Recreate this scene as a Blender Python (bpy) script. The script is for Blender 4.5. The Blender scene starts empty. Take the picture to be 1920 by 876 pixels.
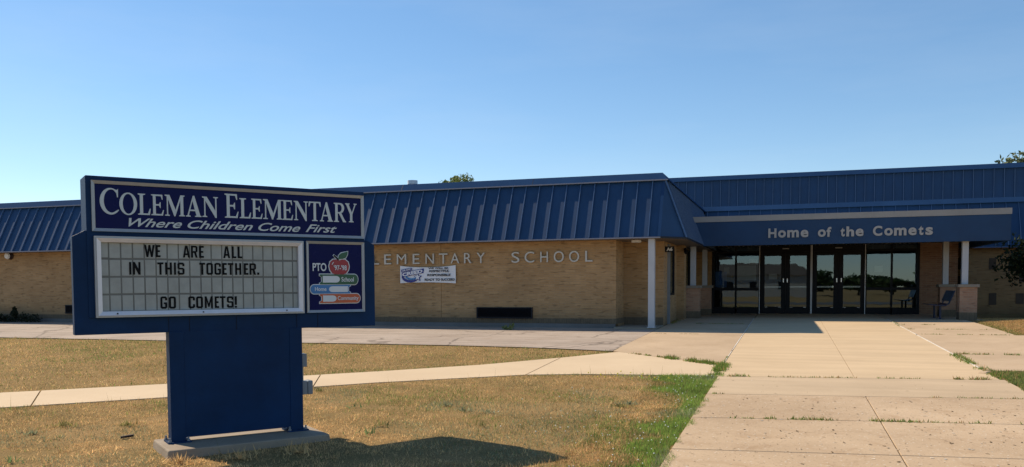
import bpy, math, random
import numpy as np
from mathutils import Vector, Matrix
random.seed(7)
RNG = np.random.default_rng(11)
rad = math.radians
scene = bpy.context.scene
COL = scene.collection

# ------------------------------------------------------------------ camera, sky, sun, exposure
YAW = math.atan(518 / 1575)
PITCH = math.atan(76 / 1575)
ROLL = 0.0048
cam_d = bpy.data.cameras.new("camera")
cam = bpy.data.objects.new("camera", cam_d)
COL.objects.link(cam)
fw = Vector((-math.sin(YAW), math.cos(YAW), 0)); rt = Vector((math.cos(YAW), math.sin(YAW), 0)); up = Vector((0, 0, 1))
f2 = fw * math.cos(PITCH) - up * math.sin(PITCH); u2 = up * math.cos(PITCH) + fw * math.sin(PITCH)
r3 = rt * math.cos(ROLL) - u2 * math.sin(ROLL); u3 = u2 * math.cos(ROLL) + rt * math.sin(ROLL)
cam.matrix_world = Matrix(((r3.x, u3.x, -f2.x, 0), (r3.y, u3.y, -f2.y, 0), (r3.z, u3.z, -f2.z, 1.05), (0, 0, 0, 1)))
cam_d.sensor_width = 36
cam_d.lens = 36 * 1575 / 1920
cam_d.shift_y = 174 / 1920
cam_d.clip_end = 3000
scene.camera = cam

SUN = Vector((-0.97, 0.32, 1.0)).normalized()       # towards the sun
SUN_EL = math.asin(SUN.z)
SUN_ROT = math.atan2(SUN.x, SUN.y)
w = bpy.data.worlds.new("World"); scene.world = w; w.use_nodes = True
wn = w.node_tree
bg = wn.nodes["Background"]
sky = wn.nodes.new("ShaderNodeTexSky"); sky.sky_type = 'NISHITA'; sky.sun_disc = False
sky.sun_elevation = SUN_EL; sky.sun_rotation = SUN_ROT
sky.air_density = 0.9; sky.dust_density = 0.05; sky.ozone_density = 1.8; sky.altitude = 200
hsv = wn.nodes.new("ShaderNodeHueSaturation"); hsv.inputs["Saturation"].default_value = 1.24; hsv.inputs["Hue"].default_value = 0.499
sgm = wn.nodes.new("ShaderNodeGamma"); sgm.inputs[1].default_value = 0.84
wn.links.new(sky.outputs[0], sgm.inputs[0]); wn.links.new(sgm.outputs[0], hsv.inputs["Color"]); 
stc = wn.nodes.new("ShaderNodeTexCoord"); smp = wn.nodes.new("ShaderNodeMapping"); smp.inputs["Scale"].default_value = (1.2, 2.0, 7.0); smp.inputs["Rotation"].default_value = (0.12, 0.2, 0.5)
snz = wn.nodes.new("ShaderNodeTexNoise"); snz.inputs["Scale"].default_value = 2.2; snz.inputs["Detail"].default_value = 7; snz.inputs["Roughness"].default_value = 0.6
smr = wn.nodes.new("ShaderNodeMapRange"); smr.inputs[1].default_value = 0.45; smr.inputs[2].default_value = 0.8; smr.inputs[3].default_value = 0.0; smr.inputs[4].default_value = 0.10
smx = wn.nodes.new("ShaderNodeMix"); smx.data_type = 'RGBA'; smx.inputs[7].default_value = (4.0, 4.5, 5.0, 1)
wn.links.new(stc.outputs["Generated"], smp.inputs[0]); wn.links.new(smp.outputs[0], snz.inputs["Vector"]); wn.links.new(snz.outputs["Fac"], smr.inputs[0])
wn.links.new(smr.outputs[0], smx.inputs[0]); wn.links.new(hsv.outputs[0], smx.inputs[6]); wn.links.new(smx.outputs[2], bg.inputs[0]); bg.inputs[1].default_value = 0.145
sun_d = bpy.data.lights.new("sun", 'SUN'); sun_d.energy = 4.6; sun_d.angle = rad(0.5); sun_d.color = (1.0, 0.87, 0.68)
sun = bpy.data.objects.new("sun", sun_d); COL.objects.link(sun)
sun.rotation_euler = SUN.to_track_quat('Z', 'Y').to_euler(); sun.location = (-30, 20, 40)
scene.view_settings.view_transform = 'Standard'; scene.view_settings.look = 'None'
scene.view_settings.exposure = 0.38; scene.view_settings.gamma = 1.0
scene.cycles.max_bounces = 8

# ------------------------------------------------------------------ helpers
ORG = {}

def tag(o, label=None, cat=None, group=None, kind=None):
    if label: o["label"] = label
    if cat: o["category"] = cat
    if group: o["group"] = group
    if kind: o["kind"] = kind
    return o

def empty(name, loc, rz=0.0):
    o = bpy.data.objects.new(name, None); COL.objects.link(o)
    o.location = loc; o.rotation_euler = (0, 0, rz); o.empty_display_size = 0.2
    ORG[o.name] = Vector(loc) if rz == 0.0 else Vector((0, 0, 0))
    return o

def link(name, me, mat, parent=None, smooth=False):
    o = bpy.data.objects.new(name, me); COL.objects.link(o)
    if mat is not None and not me.materials:
        for m in (mat if isinstance(mat, (list, tuple)) else [mat]): me.materials.append(m)
    if parent is not None:
        o.parent = parent
        ORG[o.name] = ORG[parent.name]
        off = ORG[parent.name]
        if off.length > 0: me.transform(Matrix.Translation(-off))
    else:
        ORG[o.name] = Vector((0, 0, 0))
    if smooth:
        me.polygons.foreach_set("use_smooth", [True] * len(me.polygons))
    return o

class MB:
    def __init__(s): s.v = []; s.f = []
    def quad(s, a, b, c, d):
        n = len(s.v); s.v += [tuple(a), tuple(b), tuple(c), tuple(d)]; s.f.append((n, n + 1, n + 2, n + 3)); return s
    def poly(s, pts):
        n = len(s.v); s.v += [tuple(p) for p in pts]; s.f.append(tuple(range(n, n + len(pts)))); return s
    def box(s, x0, x1, y0, y1, z0, z1):
        n = len(s.v)
        s.v += [(x0, y0, z0), (x1, y0, z0), (x1, y1, z0), (x0, y1, z0), (x0, y0, z1), (x1, y0, z1), (x1, y1, z1), (x0, y1, z1)]
        for f in ((0, 3, 2, 1), (4, 5, 6, 7), (0, 1, 5, 4), (1, 2, 6, 5), (2, 3, 7, 6), (3, 0, 4, 7)): s.f.append(tuple(n + i for i in f))
        return s
    def hexa(s, b, t):      # bottom ring, top ring (same count)
        n = len(s.v); k = len(b); s.v += [tuple(p) for p in b] + [tuple(p) for p in t]
        s.f.append(tuple(n + i for i in reversed(range(k)))); s.f.append(tuple(n + k + i for i in range(k)))
        for i in range(k):
            j = (i + 1) % k; s.f.append((n + i, n + j, n + k + j, n + k + i))
        return s
    def tube(s, pts, rs, seg=10, caps=True):
        pts = [Vector(p) for p in pts]; n0 = len(s.v)
        if not isinstance(rs, (list, tuple)): rs = [rs] * len(pts)
        for i, p in enumerate(pts):
            d = (pts[min(i + 1, len(pts) - 1)] - pts[max(i - 1, 0)]).normalized()
            a = d.orthogonal().normalized(); b = d.cross(a)
            for k in range(seg):
                t = 2 * math.pi * k / seg
                s.v.append(tuple(p + (a * math.cos(t) + b * math.sin(t)) * rs[i]))
        for i in range(len(pts) - 1):
            for k in range(seg):
                k2 = (k + 1) % seg
                s.f.append((n0 + i * seg + k, n0 + i * seg + k2, n0 + (i + 1) * seg + k2, n0 + (i + 1) * seg + k))
        if caps:
            s.f.append(tuple(n0 + k for k in reversed(range(seg))))
            s.f.append(tuple(n0 + (len(pts) - 1) * seg + k for k in range(seg)))
        return s
    def build(s, name, mat, parent=None, bevel=0.0, smooth=False):
        me = bpy.data.meshes.new(name); me.from_pydata(s.v, [], s.f); me.validate(); me.update()
        o = link(name, me, mat, parent, smooth)
        if bevel > 0:
            m = o.modifiers.new("bevel", 'BEVEL'); m.width = bevel; m.segments = 2; m.limit_method = 'ANGLE'
        return o

def ellipse(cx, cy, rx, ry, a0=0, a1=360, n=32):
    full = abs(a1 - a0) >= 360
    return [(cx + rx * math.cos(rad(a0 + (a1 - a0) * i / (n if full else n - 1))), cy + ry * math.sin(rad(a0 + (a1 - a0) * i / (n if full else n - 1)))) for i in range(n)]

def loops_mesh(loops, depth):
    cu = bpy.data.curves.new("outline", 'CURVE'); cu.dimensions = '2D'; cu.fill_mode = 'BOTH'; cu.extrude = depth / 2
    for lp in loops:
        sp = cu.splines.new('POLY'); sp.points.add(len(lp) - 1)
        for p, q in zip(sp.points, lp): p.co = (q[0], q[1], 0, 1)
        sp.use_cyclic_u = True
    ob = bpy.data.objects.new("outline", cu); COL.objects.link(ob)
    dg = bpy.context.evaluated_depsgraph_get(); dg.update()
    me = bpy.data.meshes.new_from_object(ob.evaluated_get(dg))
    bpy.data.objects.remove(ob); bpy.data.curves.remove(cu)
    return me

def text_mesh(txt, depth=0.01, bold=0.0, shear=0.0, spacing=1.0):
    cu = bpy.data.curves.new("text", 'FONT'); cu.body = txt; cu.size = 1; cu.extrude = depth / 2; cu.offset = bold; cu.shear = shear
    cu.space_character = spacing; cu.resolution_u = 6
    ob = bpy.data.objects.new("text", cu); COL.objects.link(ob)
    dg = bpy.context.evaluated_depsgraph_get(); dg.update()
    me = bpy.data.meshes.new_from_object(ob.evaluated_get(dg))
    bpy.data.objects.remove(ob); bpy.data.curves.remove(cu)
    return me

def fit(me, x0, x1, z0, z1, y, depth):
    """fit a flat mesh (in its own xy) to the upright box x0..x1, z0..z1; its back lies at y, front at y-depth"""
    n = len(me.vertices); a = np.empty(n * 3); me.vertices.foreach_get("co", a); a = a.reshape(-1, 3)
    lo = a.min(0); hi = a.max(0); sp = np.maximum(hi - lo, 1e-6)
    b = np.empty_like(a)
    b[:, 0] = x0 + (a[:, 0] - lo[0]) / sp[0] * (x1 - x0)
    b[:, 2] = z0 + (a[:, 1] - lo[1]) / sp[1] * (z1 - z0)
    b[:, 1] = y - (a[:, 2] - lo[2]) / sp[2] * depth
    me.vertices.foreach_set("co", b.ravel()); me.update()
    return me

def place(me, y, depth):
    """upright a flat outline already drawn in (x, z) units"""
    n = len(me.vertices); a = np.empty(n * 3); me.vertices.foreach_get("co", a); a = a.reshape(-1, 3)
    lo = a[:, 2].min(); sp = max(a[:, 2].max() - lo, 1e-6)
    b = np.stack([a[:, 0], y - (a[:, 2] - lo) / sp * depth, a[:, 1]], 1)
    me.vertices.foreach_set("co", b.ravel()); me.update()
    return me

def text_at(name, txt, x0, x1, z0, z1, y, depth, mat, parent, bold=0.0, shear=0.0, spacing=1.0):
    return link(name, fit(text_mesh(txt, 0.02, bold, shear, spacing), x0, x1, z0, z1, y, depth), mat, parent)

def vnoise(x, y, scale, seed):
    r = np.random.default_rng(seed).random((64, 64))
    u = np.asarray(x) / scale; v = np.asarray(y) / scale
    i = np.floor(u).astype(int); j = np.floor(v).astype(int); fu = u - i; fv = v - j
    fu = fu * fu * (3 - 2 * fu); fv = fv * fv * (3 - 2 * fv)
    g = lambda a, b: r[a % 64, b % 64]
    return (g(i, j) * (1 - fu) + g(i + 1, j) * fu) * (1 - fv) + (g(i, j + 1) * (1 - fu) + g(i + 1, j + 1) * fu) * fv

# ------------------------------------------------------------------ materials
def newmat(name):
    m = bpy.data.materials.new(name); m.use_nodes = True
    return m, m.node_tree, m.node_tree.nodes["Principled BSDF"]

def nd(nt, t, **kw):
    n = nt.nodes.new(t)
    for k, v in kw.items(): setattr(n, k, v)
    return n

def paint(name, col, rough=0.5, var=0.12, scale=6.0, metallic=0.0, bump=0.0, spec=0.5, bscale=60):
    m, nt, p = newmat(name)
    geo = nd(nt, "ShaderNodeTexCoord")
    nz = nd(nt, "ShaderNodeTexNoise"); nz.inputs["Scale"].default_value = scale; nz.inputs["Detail"].default_value = 6; nz.inputs["Roughness"].default_value = 0.65
    nt.links.new(geo.outputs["Object"], nz.inputs["Vector"])
    rp = nd(nt, "ShaderNodeValToRGB")
    rp.color_ramp.elements[0].position = 0.3; rp.color_ramp.elements[1].position = 0.7
    rp.color_ramp.elements[0].color = tuple(c * (1 - var) for c in col) + (1,); rp.color_ramp.elements[1].color = tuple(min(1, c * (1 + var)) for c in col) + (1,)
    nt.links.new(nz.outputs["Fac"], rp.inputs[0]); nt.links.new(rp.outputs[0], p.inputs["Base Color"])
    mr = nd(nt, "ShaderNodeMapRange"); mr.inputs[3].default_value = max(0.02, rough - 0.1); mr.inputs[4].default_value = min(1, rough + 0.1)
    nt.links.new(nz.outputs["Fac"], mr.inputs[0]); nt.links.new(mr.outputs[0], p.inputs["Roughness"])
    p.inputs["Metallic"].default_value = metallic; p.inputs["Specular IOR Level"].default_value = spec
    if bump > 0:
        n2 = nd(nt, "ShaderNodeTexNoise"); n2.inputs["Scale"].default_value = bscale; n2.inputs["Detail"].default_value = 4
        nt.links.new(geo.outputs["Object"], n2.inputs["Vector"])
        b = nd(nt, "ShaderNodeBump"); b.inputs["Strength"].default_value = bump; b.inputs["Distance"].default_value = 0.01
        nt.links.new(n2.outputs["Fac"], b.inputs["Height"]); nt.links.new(b.outputs[0], p.inputs["Normal"])
    return m

def brick_mat(name, c1, c2, mortar, stain=0.0, z0=-0.1, bw=0.305, rh=0.068, swap=False):
    m, nt, p = newmat(name)
    g = nd(nt, "ShaderNodeNewGeometry"); sep = nd(nt, "ShaderNodeSeparateXYZ"); nt.links.new(g.outputs["Position"], sep.inputs[0])
    ad = nd(nt, "ShaderNodeMath", operation='ADD'); nt.links.new(sep.outputs[0], ad.inputs[0]); nt.links.new(sep.outputs[1], ad.inputs[1])
    cb = nd(nt, "ShaderNodeCombineXYZ")
    if swap:
        nt.links.new(sep.outputs[2], cb.inputs[0]); nt.links.new(ad.outputs[0], cb.inputs[1])
    else:
        nt.links.new(ad.outputs[0], cb.inputs[0]); nt.links.new(sep.outputs[2], cb.inputs[1])
    bt = nd(nt, "ShaderNodeTexBrick"); nt.links.new(cb.outputs[0], bt.inputs["Vector"])
    bt.inputs["Scale"].default_value = 1.0; bt.inputs["Brick Width"].default_value = bw; bt.inputs["Row Height"].default_value = rh
    bt.inputs["Mortar Size"].default_value = 0.005; bt.inputs["Mortar Smooth"].default_value = 0.2; bt.inputs["Bias"].default_value = -0.1
    bt.inputs["Color1"].default_value = c1 + (1,); bt.inputs["Color2"].default_value = c2 + (1,); bt.inputs["Mortar"].default_value = mortar + (1,)
    nz = nd(nt, "ShaderNodeTexNoise"); nz.inputs["Scale"].default_value = 0.9; nz.inputs["Detail"].default_value = 7; nz.inputs["Roughness"].default_value = 0.7
    nt.links.new(g.outputs["Position"], nz.inputs["Vector"])
    mr = nd(nt, "ShaderNodeMapRange"); mr.inputs[1].default_value = 0.3; mr.inputs[2].default_value = 0.75; mr.inputs[3].default_value = 0.78; mr.inputs[4].default_value = 1.15
    nt.links.new(nz.outputs["Fac"], mr.inputs[0])
    mx = nd(nt, "ShaderNodeMix", data_type='RGBA', blend_type='MULTIPLY'); mx.inputs[0].default_value = 1
    nt.links.new(bt.outputs["Color"], mx.inputs[6]); nt.links.new(mr.outputs[0], mx.inputs[7])
    # odd dark bricks
    mp = nd(nt, "ShaderNodeMapping"); mp.inputs["Scale"].default_value = (1 / bw * 0.999, 1 / rh, 1); nt.links.new(cb.outputs[0], mp.inputs[0])
    wn_ = nd(nt, "ShaderNodeTexNoise"); wn_.inputs["Scale"].default_value = 1.3; wn_.inputs["Detail"].default_value = 0; nt.links.new(mp.outputs[0], wn_.inputs["Vector"])
    r2 = nd(nt, "ShaderNodeMapRange"); r2.inputs[1].default_value = 0.64; r2.inputs[2].default_value = 0.72; r2.inputs[3].default_value = 1.0; r2.inputs[4].default_value = 0.72
    nt.links.new(wn_.outputs["Fac"], r2.inputs[0])
    mx2 = nd(nt, "ShaderNodeMix", data_type='RGBA', blend_type='MULTIPLY'); mx2.inputs[0].default_value = 1
    nt.links.new(mx.outputs[2], mx2.inputs[6]); nt.links.new(r2.outputs[0], mx2.inputs[7])
    out = mx2.outputs[2]
    if stain > 0:    # damp grime splashed up from the ground, ragged upper edge
        n3 = nd(nt, "ShaderNodeTexNoise"); n3.inputs["Scale"].default_value = 1.7; n3.inputs["Detail"].default_value = 6; nt.links.new(g.outputs["Position"], n3.inputs["Vector"])
        a = nd(nt, "ShaderNodeMath", operation='MULTIPLY_ADD'); a.inputs[1].default_value = -0.7; nt.links.new(n3.outputs["Fac"], a.inputs[0]); nt.links.new(sep.outputs[2], a.inputs[2])
        r3_ = nd(nt, "ShaderNodeMapRange"); r3_.inputs[1].default_value = z0 - 0.35; r3_.inputs[2].default_value = z0 + 0.15; r3_.inputs[3].default_value = stain; r3_.inputs[4].default_value = 0
        nt.links.new(a.outputs[0], r3_.inputs[0])
        m3 = nd(nt, "ShaderNodeMix", data_type='RGBA'); nt.links.new(r3_.outputs[0], m3.inputs[0]); nt.links.new(out, m3.inputs[6]); m3.inputs[7].default_value = (0.09, 0.075, 0.055, 1)
        out = m3.outputs[2]
    nt.links.new(out, p.inputs["Base Color"]); p.inputs["Roughness"].default_value = 0.9; p.inputs["Specular IOR Level"].default_value = 0.2
    b = nd(nt, "ShaderNodeBump"); b.inputs["Strength"].default_value = 0.6; b.inputs["Distance"].default_value = 0.006; b.invert = True
    nt.links.new(bt.outputs["Fac"], b.inputs["Height"]); nt.links.new(b.outputs[0], p.inputs["Normal"])
    return m

def concrete_mat(name, col, var=0.12, pits=0.25, pitcol=(0.12, 0.09, 0.06), pscale=45, streak=0.0, light=0.0, crack=0.0, blot=0.0):
    m, nt, p = newmat(name)
    g = nd(nt, "ShaderNodeNewGeometry")
    n1 = nd(nt, "ShaderNodeTexNoise"); n1.inputs["Scale"].default_value = 0.55; n1.inputs["Detail"].default_value = 9; n1.inputs["Roughness"].default_value = 0.68; nt.links.new(g.outputs["Position"], n1.inputs["Vector"])
    rp = nd(nt, "ShaderNodeValToRGB"); rp.color_ramp.elements[0].position = 0.3; rp.color_ramp.elements[1].position = 0.72
    rp.color_ramp.elements[0].color = (col[0] * (1 - var), col[1] * (1 - var * 1.15), col[2] * (1 - var * 1.3), 1)
    rp.color_ramp.elements[1].color = tuple(min(1, c * (1 + var * 0.7)) for c in col) + (1,)
    nt.links.new(n1.outputs["Fac"], rp.inputs[0])
    n2 = nd(nt, "ShaderNodeTexNoise"); n2.inputs["Scale"].default_value = pscale; n2.inputs["Detail"].default_value = 3; nt.links.new(g.outputs["Position"], n2.inputs["Vector"])
    r2 = nd(nt, "ShaderNodeMapRange"); r2.inputs[1].default_value = 0.60; r2.inputs[2].default_value = 0.72; r2.inputs[3].default_value = 0; r2.inputs[4].default_value = pits; nt.links.new(n2.outputs["Fac"], r2.inputs[0])
    mx = nd(nt, "ShaderNodeMix", data_type='RGBA'); nt.links.new(r2.outputs[0], mx.inputs[0]); nt.links.new(rp.outputs[0], mx.inputs[6]); mx.inputs[7].default_value = pitcol + (1,)
    out = mx.outputs[2]
    if light > 0:
        n4 = nd(nt, "ShaderNodeTexVoronoi"); n4.inputs["Scale"].default_value = pscale * 0.5; nt.links.new(g.outputs["Position"], n4.inputs["Vector"])
        r4 = nd(nt, "ShaderNodeMapRange"); r4.inputs[1].default_value = 0.10; r4.inputs[2].default_value = 0.2; r4.inputs[3].default_value = light; r4.inputs[4].default_value = 0; nt.links.new(n4.outputs["Distance"], r4.inputs[0])
        m4 = nd(nt, "ShaderNodeMix", data_type='RGBA'); nt.links.new(r4.outputs[0], m4.inputs[0]); nt.links.new(out, m4.inputs[6]); m4.inputs[7].default_value = (0.62, 0.55, 0.45, 1)
        out = m4.outputs[2]
    if streak > 0:
        mp = nd(nt, "ShaderNodeMapping"); mp.inputs["Scale"].default_value = (0.25, 3.0, 1); nt.links.new(g.outputs["Position"], mp.inputs[0])
        n5 = nd(nt, "ShaderNodeTexNoise"); n5.inputs["Scale"].default_value = 1.0; n5.inputs["Detail"].default_value = 5; nt.links.new(mp.outputs[0], n5.inputs["Vector"])
        r5 = nd(nt, "ShaderNodeMapRange"); r5.inputs[1].default_value = 0.35; r5.inputs[2].default_value = 0.7; r5.inputs[3].default_value = 1 - streak; r5.inputs[4].default_value = 1 + streak * 0.5; nt.links.new(n5.outputs["Fac"], r5.inputs[0])
        m5 = nd(nt, "ShaderNodeMix", data_type='RGBA', blend_type='MULTIPLY'); m5.inputs[0].default_value = 1; nt.links.new(out, m5.inputs[6]); nt.links.new(r5.outputs[0], m5.inputs[7])
        out = m5.outputs[2]
    if blot > 0:
        n7 = nd(nt, "ShaderNodeTexNoise"); n7.inputs["Scale"].default_value = 2.3; n7.inputs["Detail"].default_value = 8; n7.inputs["Roughness"].default_value = 0.75; n7.inputs["Distortion"].default_value = 0.6; nt.links.new(g.outputs["Position"], n7.inputs["Vector"])
        r7 = nd(nt, "ShaderNodeMapRange"); r7.inputs[1].default_value = 0.52; r7.inputs[2].default_value = 0.75; r7.inputs[3].default_value = 0; r7.inputs[4].default_value = blot; nt.links.new(n7.outputs["Fac"], r7.inputs[0])
        m7 = nd(nt, "ShaderNodeMix", data_type='RGBA', blend_type='MULTIPLY'); nt.links.new(r7.outputs[0], m7.inputs[0]); nt.links.new(out, m7.inputs[6]); m7.inputs[7].default_value = (0.62, 0.50, 0.38, 1)
        out = m7.outputs[2]
    if crack > 0:
        nw = nd(nt, "ShaderNodeTexNoise"); nw.inputs["Scale"].default_value = 1.5; nw.inputs["Detail"].default_value = 5; nt.links.new(g.outputs["Position"], nw.inputs["Vector"])
        mw = nd(nt, "ShaderNodeMix", data_type='RGBA'); mw.inputs[0].default_value = 0.35; nt.links.new(g.outputs["Position"], mw.inputs[6]); nt.links.new(nw.outputs["Color"], mw.inputs[7])
        v6 = nd(nt, "ShaderNodeTexVoronoi"); v6.feature = 'DISTANCE_TO_EDGE'; v6.inputs["Scale"].default_value = 0.55; nt.links.new(mw.outputs[2], v6.inputs["Vector"])
        r6 = nd(nt, "ShaderNodeMapRange"); r6.inputs[1].default_value = 0.004; r6.inputs[2].default_value = 0.014; r6.inputs[3].default_value = crack; r6.inputs[4].default_value = 0; nt.links.new(v6.outputs["Distance"], r6.inputs[0])
        m6 = nd(nt, "ShaderNodeMix", data_type='RGBA'); nt.links.new(r6.outputs[0], m6.inputs[0]); nt.links.new(out, m6.inputs[6]); m6.inputs[7].default_value = (0.09, 0.07, 0.055, 1)
        out = m6.outputs[2]
    nt.links.new(out, p.inputs["Base Color"]); p.inputs["Roughness"].default_value = 0.9; p.inputs["Specular IOR Level"].default_value = 0.2
    b = nd(nt, "ShaderNodeBump"); b.inputs["Strength"].default_value = 0.35; b.inputs["Distance"].default_value = 0.006
    nt.links.new(n2.outputs["Fac"], b.inputs["Height"]); nt.links.new(b.outputs[0], p.inputs["Normal"])
    return m

def attr_mat(name, rough=0.8, transl=0.25, spec=0.2):
    m, nt, p = newmat(name)
    at = nd(nt, "ShaderNodeAttribute"); at.attribute_name = "col"
    nt.links.new(at.outputs["Color"], p.inputs["Base Color"]); p.inputs["Roughness"].default_value = rough; p.inputs["Specular IOR Level"].default_value = spec
    if transl > 0:
        tr = nd(nt, "ShaderNodeBsdfTranslucent"); nt.links.new(at.outputs["Color"], tr.inputs[0])
        mx = nd(nt, "ShaderNodeMixShader"); mx.inputs[0].default_value = transl
        nt.links.new(p.outputs[0], mx.inputs[1]); nt.links.new(tr.outputs[0], mx.inputs[2])
        nt.links.new(mx.outputs[0], nt.nodes["Material Output"].inputs[0])
    return m

def glass_mat(name, tint=(0.30, 0.34, 0.33), base=0.10):
    m, nt, p = newmat(name)
    nt.nodes.remove(p)
    fr = nd(nt, "ShaderNodeFresnel"); fr.inputs[0].default_value = 1.5
    ad = nd(nt, "ShaderNodeMath", operation='ADD'); ad.inputs[1].default_value = base; ad.use_clamp = True; nt.links.new(fr.outputs[0], ad.inputs[0])
    tr = nd(nt, "ShaderNodeBsdfTransparent"); tr.inputs[0].default_value = tint + (1,)
    gl = nd(nt, "ShaderNodeBsdfGlossy"); gl.inputs["Roughness"].default_value = 0.01; gl.inputs[0].default_value = (0.62, 0.82, 1, 1)
    g = nd(nt, "ShaderNodeNewGeometry"); nz = nd(nt, "ShaderNodeTexNoise"); nz.inputs["Scale"].default_value = 1.4; nt.links.new(g.outputs["Position"], nz.inputs["Vector"])
    bp = nd(nt, "ShaderNodeBump"); bp.inputs["Strength"].default_value = 0.04; bp.inputs["Distance"].default_value = 0.02; nt.links.new(nz.outputs["Fac"], bp.inputs["Height"]); nt.links.new(bp.outputs[0], gl.inputs["Normal"])
    mx = nd(nt, "ShaderNodeMixShader"); nt.links.new(ad.outputs[0], mx.inputs[0]); nt.links.new(tr.outputs[0], mx.inputs[1]); nt.links.new(gl.outputs[0], mx.inputs[2])
    nt.links.new(mx.outputs[0], nt.nodes["Material Output"].inputs[0])
    return m

def ground_mat():
    m, nt, p = newmat("dry_turf")
    g = nd(nt, "ShaderNodeNewGeometry")
    n1 = nd(nt, "ShaderNodeTexNoise"); n1.inputs["Scale"].default_value = 0.7; n1.inputs["Detail"].default_value = 9; n1.inputs["Roughness"].default_value = 0.7; nt.links.new(g.outputs["Position"], n1.inputs["Vector"])
    rp = nd(nt, "ShaderNodeValToRGB"); cr = rp.color_ramp
    cr.elements[0].position = 0.30; cr.elements[0].color = (0.20, 0.15, 0.062, 1)
    cr.elements[1].position = 0.72; cr.elements[1].color = (0.45, 0.285, 0.13, 1)
    e = cr.elements.new(0.5); e.color = (0.335, 0.22, 0.095, 1)
    nt.links.new(n1.outputs["Fac"], rp.inputs[0])
    n2 = nd(nt, "ShaderNodeTexNoise"); n2.inputs["Scale"].default_value = 70; n2.inputs["Detail"].default_value = 4; nt.links.new(g.outputs["Position"], n2.inputs["Vector"])
    mr = nd(nt, "ShaderNodeMapRange"); mr.inputs[1].default_value = 0.3; mr.inputs[2].default_value = 0.7; mr.inputs[3].default_value = 0.5; mr.inputs[4].default_value = 1.25; nt.links.new(n2.outputs["Fac"], mr.inputs[0])
    mx = nd(nt, "ShaderNodeMix", data_type='RGBA', blend_type='MULTIPLY'); mx.inputs[0].default_value = 1; nt.links.new(rp.outputs[0], mx.inputs[6]); nt.links.new(mr.outputs[0], mx.inputs[7])
    nt.links.new(mx.outputs[2], p.inputs["Base Color"]); p.inputs["Roughness"].default_value = 1.0; p.inputs["Specular IOR Level"].default_value = 0.05
    b = nd(nt, "ShaderNodeBump"); b.inputs["Strength"].default_value = 0.8; b.inputs["Distance"].default_value = 0.03; nt.links.new(n2.outputs["Fac"], b.inputs["Height"]); nt.links.new(b.outputs[0], p.inputs["Normal"])
    return m

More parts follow.
